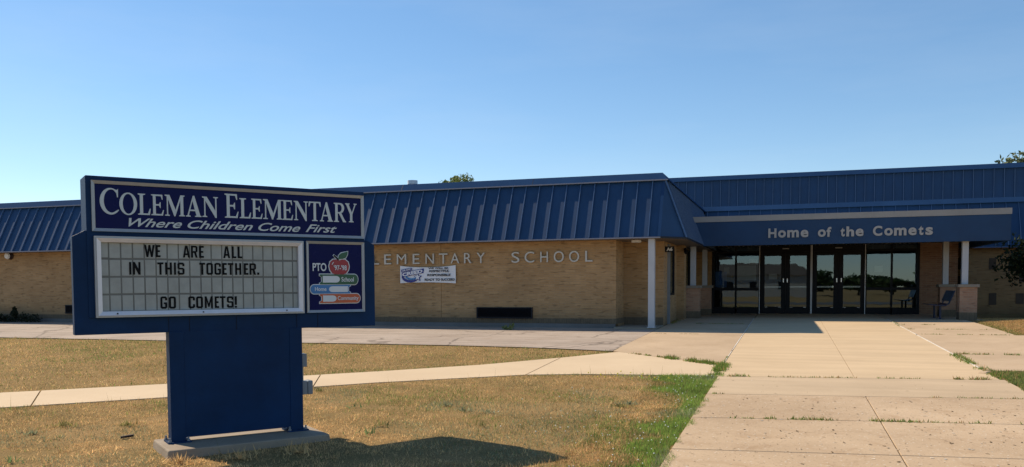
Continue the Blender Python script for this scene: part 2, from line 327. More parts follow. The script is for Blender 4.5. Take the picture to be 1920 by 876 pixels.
M = dict(
    brick=brick_mat("tan_brick", (0.455, 0.290, 0.142), (0.385, 0.235, 0.110), (0.39, 0.275, 0.165), stain=0.55, z0=-0.05),
    brick_shaded=brick_mat("rosy_brick_shaded", (0.34, 0.195, 0.115), (0.29, 0.15, 0.09), (0.38, 0.28, 0.2), stain=0.3, z0=0.0),  # same brick as the piers, darkened to paint in the entrance shade
    soldier=brick_mat("soldier_brick", (0.27, 0.2, 0.125), (0.2, 0.15, 0.1), (0.16, 0.13, 0.09), stain=0.6, z0=0.1, bw=0.2, rh=0.068, swap=True),
    block=paint("dark_block", (0.10, 0.075, 0.055), 0.9, 0.2, 5, bump=0.3),
    found=concrete_mat("grey_foundation", (0.16, 0.16, 0.16), 0.2, 0.3),
    blue=paint("blue_metal", (0.014, 0.050, 0.122), 0.62, 0.16, 1.0, spec=0.32),
    bluecap=paint("blue_coping", (0.022, 0.056, 0.130), 0.85, 0.12, 1.0, spec=0.01),
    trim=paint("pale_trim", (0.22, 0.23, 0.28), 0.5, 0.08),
    edge=paint("pale_blue_edge", (0.055, 0.110, 0.215), 0.4, 0.1),  # paler blue than the panels, for ribs, a flashing and a drip edge
    signblue=paint("sign_blue", (0.006, 0.030, 0.088), 0.55, 0.25, 1.6, spec=0.12),
    navy=paint("navy_panel", (0.005, 0.008, 0.068), 0.25, 0.10, 3, spec=0.07),
    silver=paint("silver_letter", (0.46, 0.50, 0.50), 0.35, 0.06, metallic=0.15),
    alu=paint("brushed_aluminium", (0.72, 0.72, 0.74), 0.42, 0.06, 9, metallic=0.25),
    greyframe=paint("grey_frame", (0.34, 0.36, 0.37), 0.4, 0.08, 9, metallic=0.3),
    board=paint("board_back", (0.135, 0.14, 0.125), 0.5, 0.2, 3),
    card=paint("letter_card", (0.305, 0.325, 0.30), 0.35, 0.16, 5),
    black=paint("black_letter", (0.006, 0.007, 0.008), 0.6, 0.1, spec=0.1),
    red=paint("apple_red", (0.30, 0.010, 0.020), 0.35, 0.08),
    green=paint("book_green", (0.008, 0.085, 0.035), 0.35, 0.08),
    azure=paint("book_blue", (0.025, 0.17, 0.42), 0.35, 0.08),
    orange=paint("book_orange", (0.48, 0.085, 0.020), 0.35, 0.08),
    white=paint("white_paint", (0.72, 0.72, 0.70), 0.5, 0.06, 3),
    page=paint("book_page", (0.62, 0.66, 0.68), 0.4, 0.05),
    vinyl=paint("banner_vinyl", (0.74, 0.76, 0.80), 0.5, 0.05, 2),
    bannerblue=paint("banner_blue", (0.020, 0.035, 0.22), 0.5, 0.1),
    bannerblack=paint("banner_black", (0.012, 0.012, 0.018), 0.5, 0.1),
    post=paint("grey_white_post", (0.44, 0.455, 0.475), 0.5, 0.06, 3),
    letter=paint("cast_metal_letter", (0.52, 0.50, 0.46), 0.4, 0.06, metallic=0.3),
    cletter=paint("grey_letter", (0.36, 0.35, 0.33), 0.45, 0.06),
    band=paint("weathered_grey_band", (0.30, 0.29, 0.27), 0.6, 0.12, 1.2),
    dark=paint("dark_bronze", (0.006, 0.006, 0.009), 0.5, 0.1, spec=0.2),
    louver=paint("dark_louver", (0.008, 0.011, 0.018), 0.5, 0.1, spec=0.25),
    soffit=paint("tan_soffit", (0.30, 0.26, 0.19), 0.6, 0.1),
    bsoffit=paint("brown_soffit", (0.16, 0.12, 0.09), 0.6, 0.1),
    stone=concrete_mat("limestone_cap", (0.28, 0.245, 0.195), 0.12, 0.1),
    pad=concrete_mat("concrete_pad", (0.36, 0.295, 0.225), 0.25, 0.4),
    newc=concrete_mat("new_concrete", (0.575, 0.425, 0.265), 0.07, 0.05, streak=0.08, pscale=60, blot=0.12),
    midc=concrete_mat("mid_concrete", (0.50, 0.375, 0.245), 0.10, 0.12, streak=0.08, pscale=55),
    oldc=concrete_mat("old_concrete", (0.485, 0.355, 0.230), 0.18, 0.45, pscale=34, light=0.6, blot=0.55),
    sidec=concrete_mat("side_concrete", (0.49, 0.362, 0.238), 0.16, 0.25, pscale=40, blot=0.35),
    walkc=concrete_mat("pale_walk", (0.59, 0.45, 0.295), 0.08, 0.06, pscale=60),
    asphalt=concrete_mat("aged_asphalt", (0.40, 0.325, 0.265), 0.18, 0.45, pitcol=(0.13, 0.11, 0.10), pscale=28, streak=0.15, light=0.15, crack=0.55, blot=0.5),
    seal=paint("white_sealant", (0.64, 0.57, 0.48), 0.7, 0.15, 8),
    soil=paint("joint_soil", (0.15, 0.10, 0.058), 1.0, 0.3, 20),
    road=concrete_mat("street_asphalt", (0.12, 0.12, 0.12), 0.15, 0.3),
    roof=paint("roof_membrane", (0.30, 0.30, 0.30), 0.9, 0.1),
    glass=glass_mat("dark_glass", (0.5, 0.54, 0.54), base=0.10),
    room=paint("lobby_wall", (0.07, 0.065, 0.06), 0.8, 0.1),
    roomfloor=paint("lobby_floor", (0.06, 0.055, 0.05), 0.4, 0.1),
    grey=paint("grey_box", (0.20, 0.22, 0.24), 0.5, 0.08),
    chrome=paint("pull_metal", (0.55, 0.56, 0.58), 0.25, 0.05, metallic=0.8),
    benchblue=paint("bench_blue", (0.006, 0.014, 0.055), 0.4, 0.1),
    notice=paint("paper_notice", (0.62, 0.62, 0.58), 0.8, 0.06),
    poster=paint("blue_poster", (0.09, 0.22, 0.48), 0.6, 0.2, 9),
    bark=paint("bark", (0.09, 0.065, 0.045), 0.95, 0.3, 12, bump=0.5, bscale=20),
    leaf=attr_mat("foliage", 0.6, 0.3, 0.3),
    blade=attr_mat("grass_blades", 0.9, 0.48, 0.1),
    flower=paint("clover_white", (0.75, 0.74, 0.66), 0.8, 0.1),
    flowery=paint("flower_yellow", (0.65, 0.55, 0.04), 0.8, 0.1),
    litter=attr_mat("litter", 0.9, 0.0, 0.1),
    rust=paint("rusty_iron", (0.045, 0.025, 0.022), 0.8, 0.3, 20),
    turf=ground_mat(),
    housewall=paint("pale_siding", (0.42, 0.38, 0.32), 0.8, 0.08),
)

# ------------------------------------------------------------------ ground
def gz(x, y):
    yy = min(max(y, -5.0), 28.0)
    z = -0.02 * (31 - yy)
    if x > 4.9:
        z += 0.20 * min(1, (x - 4.9) / 2.2) * math.exp(-((y - 25.6) / 2.0) ** 2)
    return z

def gza(x, y):
    z = -0.02 * (31 - np.clip(y, -5, 28))
    return z + np.where(x > 4.9, 0.20 * np.minimum(1, (x - 4.9) / 2.2) * np.exp(-((y - 25.6) / 2.0) ** 2), 0)

def build_ground():
    xs = [-400, -150, -60] + list(np.arange(-36, 4.9, 4.0)) + list(np.arange(4.9, 12, 0.35)) + [14, 20, 40, 150, 400]
    ys = [-400, -150, -60, -20, -5, 0, 6, 12, 18] + list(np.arange(20, 31, 0.4)) + [34, 45, 70, 150, 400]
    v = [(x, y, gz(x, y)) for y in ys for x in xs]; nx = len(xs)
    f = [(j * nx + i, j * nx + i + 1, (j + 1) * nx + i + 1, (j + 1) * nx + i) for j in range(len(ys) - 1) for i in range(nx - 1)]
    me = bpy.data.meshes.new("ground"); me.from_pydata(v, [], f); me.update()
    tag(link("ground", me, M['turf'], smooth=True), kind='structure')
build_ground()

def slab(mb, pts, top=0.022, bot=-0.12):
    mb.hexa([(x, y, gz(x, y) + bot) for x, y in pts], [(x, y, gz(x, y) + top) for x, y in pts])

SK = 0.125
def jy(y0, x): return y0 + SK * (x + 1.0)
rows = [-4.3, -2.6, -0.9, 0.8, 2.5, 4.25, 5.95, 7.69, 9.39, 11.2]
old = MB()
G = 0.009; H = 0.006
for a, b in zip(rows[:-1], rows[1:]):
    for x0, x1 in ((-1.0, 0.945), (0.945, 2.95)):
        slab(old, [(x0 + (H if x0 > 0 else 0), jy(a, x0) + G), (x1 - (H if x1 < 2 else 0), jy(a, x1) + G), (x1 - (H if x1 < 2 else 0), jy(b, x1) - G), (x0 + (H if x0 > 0 else 0), jy(b, x0) - G)])
tag(old.build("walkway", M['oldc'], bevel=0.004), kind='structure')
mid = MB()
slab(mid, [(-1.0, jy(11.2, -1) + G), (2.95, jy(11.2, 2.95) + G), (2.95, jy(13.06, 2.95) - 0.006), (-1.0, jy(13.06, -1) - 0.006)])
tag(mid.build("walkway_patch", M['midc'], bevel=0.004), kind='structure')
new = MB()
for x0, x1 in ((-1.03, 0.941), (0.949, 2.89)):
    slab(new, [(x0, jy(13.06, x0) + 0.006), (x1, jy(13.06, x1) + 0.006), (x1, 28.0), (x0, 28.0)])
    slab(new, [(x0, 28.0), (x1, 28.0), (x1, 33.1), (x0, 33.1)])
tag(new.build("entrance_walkway", M['newc']), kind='structure')
side = MB()
def rowset(x0, x1, ys):
    for a, b in zip(ys[:-1], ys[1:]):
        slab(side, [(x0, a + G * .7), (x1, a + G * .7), (x1, b - G * .7), (x0, b - G * .7)], top=0.018)
def dg(x): return 16.55 + (x + 3.2) * (14.64 - 16.55) / 2.11
slab(side, [(-3.34, 17.3 - G), (-3.34, dg(-3.34) + .02), (-1.06, dg(-1.06) + .02), (-1.06, 17.3 - G)][::-1], top=0.018)
rowset(-3.36, -1.065, [17.3, 19.3, 21.3, 23.2, 25.3, 28.0])
rowset(-3.2, -1.065, [28.0, 30.5, 33.1])
rowset(2.925, 8.0, [14.75, 17.35, 19.8, 22.15])
rowset(2.925, 5.05, [22.15, 23.9, 25.6, 28.0])
rowset(2.925, 5.6, [28.0, 30.5, 33.1])
tag(side.build("side_walkway", M['sidec'], bevel=0.004), kind='structure')
tag(MB().poly([(x, y, gz(x, y) + 0.006) for x, y in ((-1.0, -4.3), (2.95, -4.3), (2.95, 13.4), (-1.0, 13.05))]).poly([(x, y, gz(x, y) + 0.006) for x, y in ((-1.06, 14.8), (2.92, 13.6), (2.92, 28), (-1.06, 28))])
    .poly([(x, y, gz(x, y) + 0.003) for x, y in ((-3.3, 16.8), (-1.0, 14.9), (-1.0, 28), (-3.3, 28))]).poly([(x, y, gz(x, y) + 0.003) for x, y in ((2.9, 14.8), (4.85, 14.8), (4.85, 28), (2.9, 28))]).build("joint_soil", M['soil']), kind='structure')
seal = MB()
yy = 15.0
while yy < 27.5:                      # hardened caulk squeezed out along both edges of the newer concrete
    y2 = yy + random.uniform(0.5, 1.4)
    w_ = random.uniform(0.006, 0.014)
    seal.hexa([(-1.048 - w_, yy, gz(0, yy) + 0.0), (-1.048 + w_, yy, gz(0, yy) + 0.0), (-1.048 + w_, y2, gz(0, y2) + 0.0), (-1.048 - w_, y2, gz(0, y2) + 0.0)],
              [(-1.048 - w_, yy, gz(0, yy) + 0.025), (-1.048 + w_, yy, gz(0, yy) + 0.026), (-1.048 + w_, y2, gz(0, y2) + 0.026), (-1.048 - w_, y2, gz(0, y2) + 0.025)])
    w_ = random.uniform(0.006, 0.016)
    seal.hexa([(2.908 - w_, yy, gz(0, yy) + 0.0), (2.908 + w_, yy, gz(0, yy) + 0.0), (2.908 + w_, y2, gz(0, y2) + 0.0), (2.908 - w_, y2, gz(0, y2) + 0.0)],
              [(2.908 - w_, yy, gz(0, yy) + 0.028), (2.908 + w_, yy, gz(0, yy) + 0.028), (2.908 + w_, y2, gz(0, y2) + 0.028), (2.908 - w_, y2, gz(0, y2) + 0.028)])
    yy = y2 + random.choice((0.0, 0.01, 0.15))
tag(seal.build("joint_sealant", M['seal']), kind='structure')

FRONT = [(-16, 2.6), (-12, 5.85), (-9.41, 7.97), (-9.15, 8.18), (-7.89, 9.26), (-6.53, 10.59), (-5.87, 11.21), (-4.89, 11.95), (-3.94, 12.64), (-3.01, 12.95), (-1.01, 13.2)]
BACK = [(-17, 3.7), (-13.2, 6.85), (-10.6, 8.99), (-10.2, 9.29), (-8.96, 10.29), (-7.18, 11.88), (-6.3, 12.65), (-5.11, 13.8), (-4.06, 15.23), (-3.2, 16.55), (-1.07, 14.62)]
sw = MB()
for i in range(len(FRONT) - 1):
    a, b, c, d = FRONT[i], FRONT[i + 1], BACK[i + 1], BACK[i]
    g_ = 0.02 if i in (3, 5, 8) else 0.0
    u = Vector((b[0] - a[0], b[1] - a[1])).normalized() * g_
    slab(sw, [(a[0] + u.x, a[1] + u.y), b, c, (d[0] + u.x, d[1] + u.y)], top=0.012)
tag(sw.build("sidewalk", M['walkc']), kind='structure')
asp = MB().poly([(x, y, gz(x, y) + 0.018) for x, y in ((-40, 17.0), (-20, 17.02), (-14.5, 17.05), (-9.0, 17.2), (-7.0, 17.2), (-5.1, 17.05), (-4.2, 16.85), (-3.35, 16.62), (-3.36, 19), (-3.37, 22.4), (-3.37, 22.9), (-4.5, 23.1), (-40, 23.1))])
tag(asp.build("asphalt_strip", M['asphalt']), kind='structure')
tag(MB().poly([(-120, -22, gz(0, -22) + .02), (120, -22, gz(0, -22) + .02), (120, -13, gz(0, -13) + .02), (-120, -13, gz(0, -13) + .02)]).build("street", M['road']), kind='structure')

# ------------------------------------------------------------------ the school building
school = tag(empty("school_building", (0, 33, -0.06)), "low tan brick school building with blue metal mansard roofs and glazed entrance", "building")

# wing geometry
YE, YT, ZE, ZT = 22.6, 23.42, 2.33, 3.95          # eave, top of mansard
XT, XS = -3.25, -2.65                               # top corner, side eave
XL = -36.0
YR, YRT = 34.0, 34.6                                # entrance mansard set back
wall = MB()
wall.box(XL, -9.812, 23.1, 23.4, -0.04, ZE); wall.box(-9.800, -4.55, 23.1, 23.4, -0.04, ZE)
wall.box(-9.812, -9.800, 23.115, 23.4, -0.04, ZE)
wall.box(-4.85, -4.552, 23.4, 24.6, -0.14, ZE)                        # alcove cheek
wall.box(-4.55, -3.4, 24.3, 24.6, -0.14, ZE)                          # alcove back
wall.box(-3.7, -3.402, 24.6, 25.3, -0.2, ZE); wall.box(-3.7, -3.402, 25.3, 26.7, -0.2, 0.74); wall.box(-3.7, -3.402, 25.3, 26.7, 2.2, ZE)
wall.box(-3.7, -3.402, 26.7, 27.2, -0.2, ZE)
wall.box(-3.7, -3.16, 27.2, 27.75, -0.2, ZE)                         # stub
wall.box(-3.7, -3.402, 27.75, 32.6, -0.2, 0.95); wall.box(-3.7, -3.402, 32.6, 33.0, -0.2, 3.2)
wall.box(-3.7, -3.402, 27.75, 32.6, 2.3, 3.2)
wall.box(-3.7, -2.79, 33.0, 33.3, -0.2, 3.2)
wall.build("wing_wall", M['brick'], school)
ew = MB().box(4.44, 5.65, 33.0, 33.3, -0.2, 3.2).box(5.35, 5.648, 33.3, 34.5, -0.2, 3.2)
ew.box(-2.79, 4.44, 33.0, 33.3, 2.512, 3.2)
ew.build("entrance_wall", M['brick_shaded'], school)
MB().box(5.65, 20, 34.5, 34.8, -0.2, ZE + .1).build("right_wall", M['brick'], school)
wb = MB()
for x0, x1, z0, z1 in ((5.79, 6.06, 1.58, 1.99), (5.80, 6.09, 0.89, 1.34), (6.92, 7.15, 1.56, 1.97), (6.94, 7.18, 0.27, 0.70), (7.80, 8.06, 0.31, 0.69), (7.9, 8.15, 1.1, 1.5)):
    MB().box(x0, x1, 34.485, 34.5, z0, z1).build("accent_block", M['block'], school)
sc_ = MB().box(XL, -4.55, 23.094, 23.1, -0.03, 0.118); sc_.box(-4.546, -3.41, 24.294, 24.3, -0.1, 0.118); sc_.box(-4.55, -4.545, 23.1, 24.29, -0.03, 0.118)
sc_.build("soldier_course", M['soldier'], school)
fd = MB().box(XL, -4.56, 23.05, 23.09, -0.3, -0.028); fd.build("foundation", M['found'], school)
MB().box(-4.54, -3.40, 22.75, 24.29, -0.3, -0.10).build("alcove_step", M['stone'], school)

def mansard(a, b, c, d, spacing, name, start=0.2, rib=0.046, ribw=0.022, skip=None):
    """a,b bottom left/right, c,d top right/left; standing seams run up the slope"""
    a, b, c, d = map(Vector, (a, b, c, d))
    mb = MB(); nrm = (b - a).cross(d - a).normalized(); nbase = 2
    L = (b - a).length; ux = (b - a).normalized()
    mb.quad(a, b, c, d)
    mb.quad(a - nrm * .03, d - nrm * .03, c - nrm * .03, b - nrm * .03)
    rise = d - a
    along = rise - ux * rise.dot(ux)
    t = start
    while t < L - 0.03:
        p = a + ux * t
        # top limit where the hip cuts
        k = 1.0
        m0 = p - ux * ribw / 2; m1 = p + ux * ribw / 2
        tl = rise.dot(ux)
        if tl > 0 and t < tl: k = t / tl
        cc = (c - b).dot(ux)
        if cc < 0 and t > L + cc: k = (L - t) / (-cc)
        k = max(0.02, k - 0.015)
        mb.hexa([m0 + along * 0.004, m1 + along * 0.004, m1 + along * 0.004 + nrm * rib, m0 + along * 0.004 + nrm * rib], [m0 + along * k, m1 + along * k, m1 + along * k + nrm * rib, m0 + along * k + nrm * rib])
        t += spacing
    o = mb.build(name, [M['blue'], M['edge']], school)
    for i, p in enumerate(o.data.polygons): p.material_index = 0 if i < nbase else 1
    return o

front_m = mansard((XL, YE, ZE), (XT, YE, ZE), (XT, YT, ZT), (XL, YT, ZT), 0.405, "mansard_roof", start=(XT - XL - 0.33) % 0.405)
ch = MB().poly([(XT, YE, ZE), (XS, 23.3, ZE), (XT, YT, ZT)])
ch.build("mansard_corner", M['blue'], school)
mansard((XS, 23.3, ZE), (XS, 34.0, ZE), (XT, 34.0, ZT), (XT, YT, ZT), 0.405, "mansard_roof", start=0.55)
# flashings on hips, drip edge on eaves
def bar(p, q, n, w_, h, name, mat, parent=school):
    p, q, n = Vector(p), Vector(q), Vector(n).normalized(); t = (q - p).normalized(); s = t.cross(n).normalized()
    mb = MB(); mb.hexa([p - s * w_ / 2, p + s * w_ / 2, p + s * w_ / 2 + n * h, p - s * w_ / 2 + n * h], [q - s * w_ / 2, q + s * w_ / 2, q + s * w_ / 2 + n * h, q - s * w_ / 2 + n * h])
    return mb.build(name, mat, parent)
bar((XT - .04, YE - .003, ZE + .02), (XT - .04, YT - .003, ZT - .02), (0, -0.907, 0.42), 0.085, 0.014, "hip_flashing", M['bluecap'])
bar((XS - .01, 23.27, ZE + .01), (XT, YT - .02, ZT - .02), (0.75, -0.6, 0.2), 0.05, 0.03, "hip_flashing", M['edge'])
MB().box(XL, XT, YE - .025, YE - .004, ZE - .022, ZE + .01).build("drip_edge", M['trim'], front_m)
bar((XT - .01, YE - .012, ZE - .006), (XS + .012, 23.3 - .012, ZE - .006), (0.707, -0.707, 0), 0.05, 0.02, "drip_edge", M['louver'], front_m)
bar((XS + .004, 23.3, ZE - .006), (XS + .004, 34.0, ZE - .006), (1, 0, 0), 0.05, 0.02, "drip_edge", M['louver'], front_m)
# coping of the wing
cap = MB()
cap.hexa([(XL, YT - .085, ZT), (XT + .085, YT - .085, ZT), (XT + .085, 36.0, ZT), (XL, 36.0, ZT)], [(XL, YT + .08, ZT + .20), (XT - .08, YT + .08, ZT + .20), (XT - .08, 36.0, ZT + .20), (XL, 36.0, ZT + .20)])
coping = cap.build("roof_coping", M['bluecap'], school)
for x in (-7.05, -11.2, -15.3, -19.4, -23.5, -27.6):
    cj = MB()
    cj.hexa([(x, YT - .089, ZT + .002), (x + .012, YT - .089, ZT + .002), (x + .012, YT - .03, ZT + .002), (x, YT - .03, ZT + .002)], [(x, YT + .074, ZT + .198), (x + .012, YT + .074, ZT + .198), (x + .012, YT + .09, ZT + .198), (x, YT + .09, ZT + .198)])
    cj.build("coping_joint", M['louver'], coping)
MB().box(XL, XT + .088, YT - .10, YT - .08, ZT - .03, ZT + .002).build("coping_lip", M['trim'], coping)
# soffits
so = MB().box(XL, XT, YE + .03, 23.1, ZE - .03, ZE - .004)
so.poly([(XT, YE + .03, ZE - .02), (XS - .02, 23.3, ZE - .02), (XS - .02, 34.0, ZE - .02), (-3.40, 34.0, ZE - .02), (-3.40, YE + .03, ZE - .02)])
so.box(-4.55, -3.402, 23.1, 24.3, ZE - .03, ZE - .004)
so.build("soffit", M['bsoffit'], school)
MB().tube([(-4.05, 23.45, ZE - .09), (-4.05, 23.45, ZE - .03)], 0.14, 20).build("soffit_light", M['white'], school)

# entrance mansard (behind the canopy), its coping, and the high ribbed fascia
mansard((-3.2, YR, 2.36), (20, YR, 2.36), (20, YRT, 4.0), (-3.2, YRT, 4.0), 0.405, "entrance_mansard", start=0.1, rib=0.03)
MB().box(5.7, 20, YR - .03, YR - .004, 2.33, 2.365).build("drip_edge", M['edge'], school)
MB().hexa([(-3.3, YRT - .08, 3.98), (20, YRT - .08, 3.98), (20, 36, 3.98), (-3.3, 36, 3.98)], [(-3.3, YRT + .06, 4.17), (20, YRT + .06, 4.17), (20, 36, 4.17), (-3.3, 36, 4.17)]).build("roof_coping", M['bluecap'], school)
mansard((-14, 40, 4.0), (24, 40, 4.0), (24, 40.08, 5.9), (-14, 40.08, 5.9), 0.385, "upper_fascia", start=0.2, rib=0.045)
uc = MB().hexa([(-14, 39.94, 5.86), (24, 39.94, 5.86), (24, 60, 5.86), (-14, 60, 5.86)], [(-14, 40.08, 6.07), (24, 40.08, 6.07), (24, 60, 6.07), (-14, 60, 6.07)])
uc.build("upper_coping", M['bluecap'], school)
MB().box(XL, 20, 36.01, 39.9, 3.6, 4.02).box(XL, XT - .02, 23.55, 35.99, 3.6, 3.93).build("roof_deck", M['roof'], school)
rv = MB().tube([(-12.05, 26.0, 3.9), (-12.05, 26.0, 4.50)], 0.13, 20); rv.tube([(-12.05, 26.0, 4.48), (-12.05, 26.0, 4.60)], 0.17, 20)
rv.build("roof_vent", M['white'], school)

# canopy
can = MB().box(-3.1, 6.15, 27.9, 28.05, 2.305, 3.07)
can.box(6.0, 6.15, 28.05, 33.95, 2.305, 3.07)
canopy = can.build("canopy", M['blue'], school)
MB().box(-3.1, 6.165, 27.885, 33.95, 3.072, 3.25).build("canopy_band", M['band'], canopy)
sf = MB().box(-3.38, 6.0, 28.05, 33.0, 2.51, 2.53)
x = -3.3
while x < 5.95:
    sf.box(x, x + .05, 28.05, 32.99, 2.49, 2.512); x += 0.15
sf.build("canopy_soffit", M['soffit'], canopy)
cd = MB()
for x0 in (-0.1, 3.0):
    MB().tube([(x0 + .8, 30.5, 2.47), (x0 + .8, 30.5, 2.495)], 0.12, 16).build("canopy_light", M['white'], canopy)
CAN = [('H', -0.621, -0.375), ('o', -0.325, -0.091), ('m', -0.05, 0.295), ('e', 0.348, 0.576), ('o', 0.854, 1.085), ('f', 1.106, 1.247), ('t', 1.512, 1.633), ('h', 1.678, 1.898), ('e', 1.943, 2.168), ('C', 2.433, 2.693), ('o', 2.752, 2.987), ('m', 3.022, 3.366), ('e', 3.418, 3.641), ('t', 3.698, 3.828), ('s', 3.885, 4.085)]
hts = {'H': 0.295, 'f': 0.305, 'h': 0.305, 't': 0.275, 'C': 0.305}
for c, x0, x1 in CAN:
    z0 = 2.524 - 0.0027 * (x0 + .6)
    text_at("canopy_letter", c, x0, x1, z0, z0 + hts.get(c, 0.232), 27.899, 0.03, M['cletter'], canopy, bold=0.035)

# wall letters
WL = [('E', -12.49, -12.26), ('L', -12.04, -11.817), ('E', -11.645, -11.415), ('M', -11.224, -10.912), ('E', -10.699, -10.479), ('N', -10.28, -10.01), ('T', -9.845, -9.571), ('A', -9.474, -9.202), ('R', -9.048, -8.818), ('Y', -8.653, -8.399), ('S', -7.582, -7.345), ('C', -7.187, -6.901), ('H', -6.72, -6.495), ('O', -6.323, -6.029), ('O', -5.876, -5.587), ('L', -5.411, -5.201)]
for c, x0, x1 in WL:
    e = 0.006 if c in "SCO" else 0
    o = text_at("wall_letter", c, x0, x1, 1.715 - e, 2.015 + e, 23.085, 0.05, M['letter'], school, bold=0.0)

def louver(x0, x1, z0, z1, n):
    f = MB().box(x0, x1, 23.03, 23.095, z0, z0 + .03).box(x0, x1, 23.03, 23.095, z1 - .03, z1).box(x0, x0 + .03, 23.03, 23.095, z0 + .03, z1 - .03).box(x1 - .03, x1, 23.03, 23.095, z0 + .03, z1 - .03)
    fo = f.build("louver_vent", M['louver'], school)
    s = MB().box(x0 + .03, x1 - .03, 23.09, 23.097, z0 + .03, z1 - .03)
    for i in range(n):
        z = z0 + .05 + i * (z1 - z0 - .08) / n
        s.hexa([(x0 + .03, 23.035, z), (x1 - .03, 23.035, z), (x1 - .03, 23.085, z + .03), (x0 + .03, 23.085, z + .03)], [(x0 + .03, 23.035, z + .006), (x1 - .03, 23.035, z + .006), (x1 - .03, 23.085, z + .036), (x0 + .03, 23.085, z + .036)])
    s.build("slats", M['dark'], fo)
louver(-8.67, -6.965, 0.105, 0.43, 7)
louver(-24.03, -22.3, 0.15, 0.455, 7)
wl = MB().tube([(-26.5, 23.09, 2.2), (-26.5, 22.95, 2.2)], [0.13, 0.11], 18); wlo = wl.build("wall_lamp", M['rust'], school)
MB().tube([(-26.5, 22.949, 2.2), (-26.5, 22.90, 2.2)], [0.12, 0.09], 18).build("lamp_lens", M['white'], wlo)

# white column at the wing corner
co = MB().box(-3.60, -3.43, 22.72, 22.89, -0.10, ZE - .03).build("corner_column", M['post'], school, bevel=0.006)
MB().box(-3.62, -3.41, 22.70, 22.91, -0.11, -0.08).build("column_base", M['post'], co)
# downspout, side window, camera
MB().box(-3.40, -3.32, 25.02, 25.10, -0.1, 2.25).build("downspout", M['grey'], school)
def sidewin(y0, y1, z0, z1, n):
    f = MB().box(-3.46, -3.40, y0, y1, z0, z0 + .06).box(-3.46, -3.40, y0, y1, z1 - .06, z1)
    for i in range(n + 1):
        yy = y0 + (y1 - y0 - .06) * i / n; f.box(-3.46, -3.398, yy, yy + .06, z0 + .06, z1 - .06)
    fo = f.build("side_window", M['dark'], school)
    MB().box(-3.44, -3.43, y0 + .06, y1 - .06, z0 + .06, z1 - .06).build("window_pane", M['glass'], fo)
    MB().box(-3.7, -3.69, y0, y1, z0, z1).build("blind", M['dark'], fo)
sidewin(25.3, 26.7, 0.74, 2.2, 1)
sidewin(27.76, 32.6, 0.95, 2.3, 3)
cam_b = MB().box(-3.16, -3.10, 27.1, 27.25, 2.16, 2.22); cam_b.tube([(-3.13, 27.15, 2.16), (-3.08, 26.98, 2.06)], 0.05, 12)
cam_b.build("security_camera", M['dark'], school)

# brick piers with posts
M['pier'] = brick_mat('rosy_brick_lit', (0.46, 0.275, 0.175), (0.40, 0.215, 0.135), (0.40, 0.30, 0.21), stain=0.3, z0=0.0)  # entrance brick again, kept lighter to paint in the light on the piers
def pier(x0, x1, y0, y1, px, name="brick_pier"):
    p = MB().box(x0, x1, y0, y1, -0.2, 0.94).build(name, M['pier'], school)
    MB().box(x0 - .004, x1 + .004, y0 - .004, y1 + .004, -0.2, 0.19).build("pier_soldier_course", M['soldier'], p)
    MB().box(x0 - .05, x1 + .05, y0 - .05, y1 + .05, 0.94, 1.03).build("pier_cap", M['stone'], p, bevel=0.006)
    MB().box(px - .085, px + .085, (y0 + y1) / 2 - .085, (y0 + y1) / 2 + .085, 1.03, 2.5).build("post", M['post'], p, bevel=0.005)
pier(4.86, 5.33, 28.0, 28.47, 5.02)
pier(4.75, 5.22, 30.7, 31.17, 4.93)
pier(-3.2, -2.76, 27.95, 28.42, -2.98)
pier(-3.1, -2.63, 30.7, 31.17, -2.86)

# storefront
YD = 33.0
def frame_rect(mb, x0, x1, z0, z1, t, y0, y1):
    mb.box(x0, x1, y0, y1, z0, z0 + t).box(x0, x1, y0, y1, z1 - t, z1).box(x0, x0 + t, y0, y1, z0 + t, z1 - t).box(x1 - t, x1, y0, y1, z0 + t, z1 - t)
def sidelight(x0, xm0, xm1, x1, fx0, fx1):
    f = MB()
    f.box(fx0, x0, YD, YD + .12, -0.06, 2.51).box(x1, fx1, YD, YD + .12, -0.06, 2.51).box(xm0, xm1, YD, YD + .12, 0.20, 2.51)
    for a, b in ((-0.06, 0.20), (0.83, 0.93), (2.24, 2.30), (2.485, 2.51)):
        f.box(x0, xm0, YD + .004, YD + .116, a, b).box(xm1, x1, YD + .004, YD + .116, a, b)
    fo = f.build("window", M['dark'], school)
    for a, b in ((x0, xm0), (xm1, x1)):
        for c, d in ((0.20, 0.83), (0.93, 2.24), (2.30, 2.485)):
            MB().quad((a, YD + .06, c), (b, YD + .06, c), (b, YD + .06, d), (a, YD + .06, d)).build("pane", M['glass'], fo)
sidelight(-2.70, -1.935, -1.865, -1.07, -2.79, -1.045)
sidelight(2.70, 3.495, 3.56, 4.352, 2.665, 4.44)
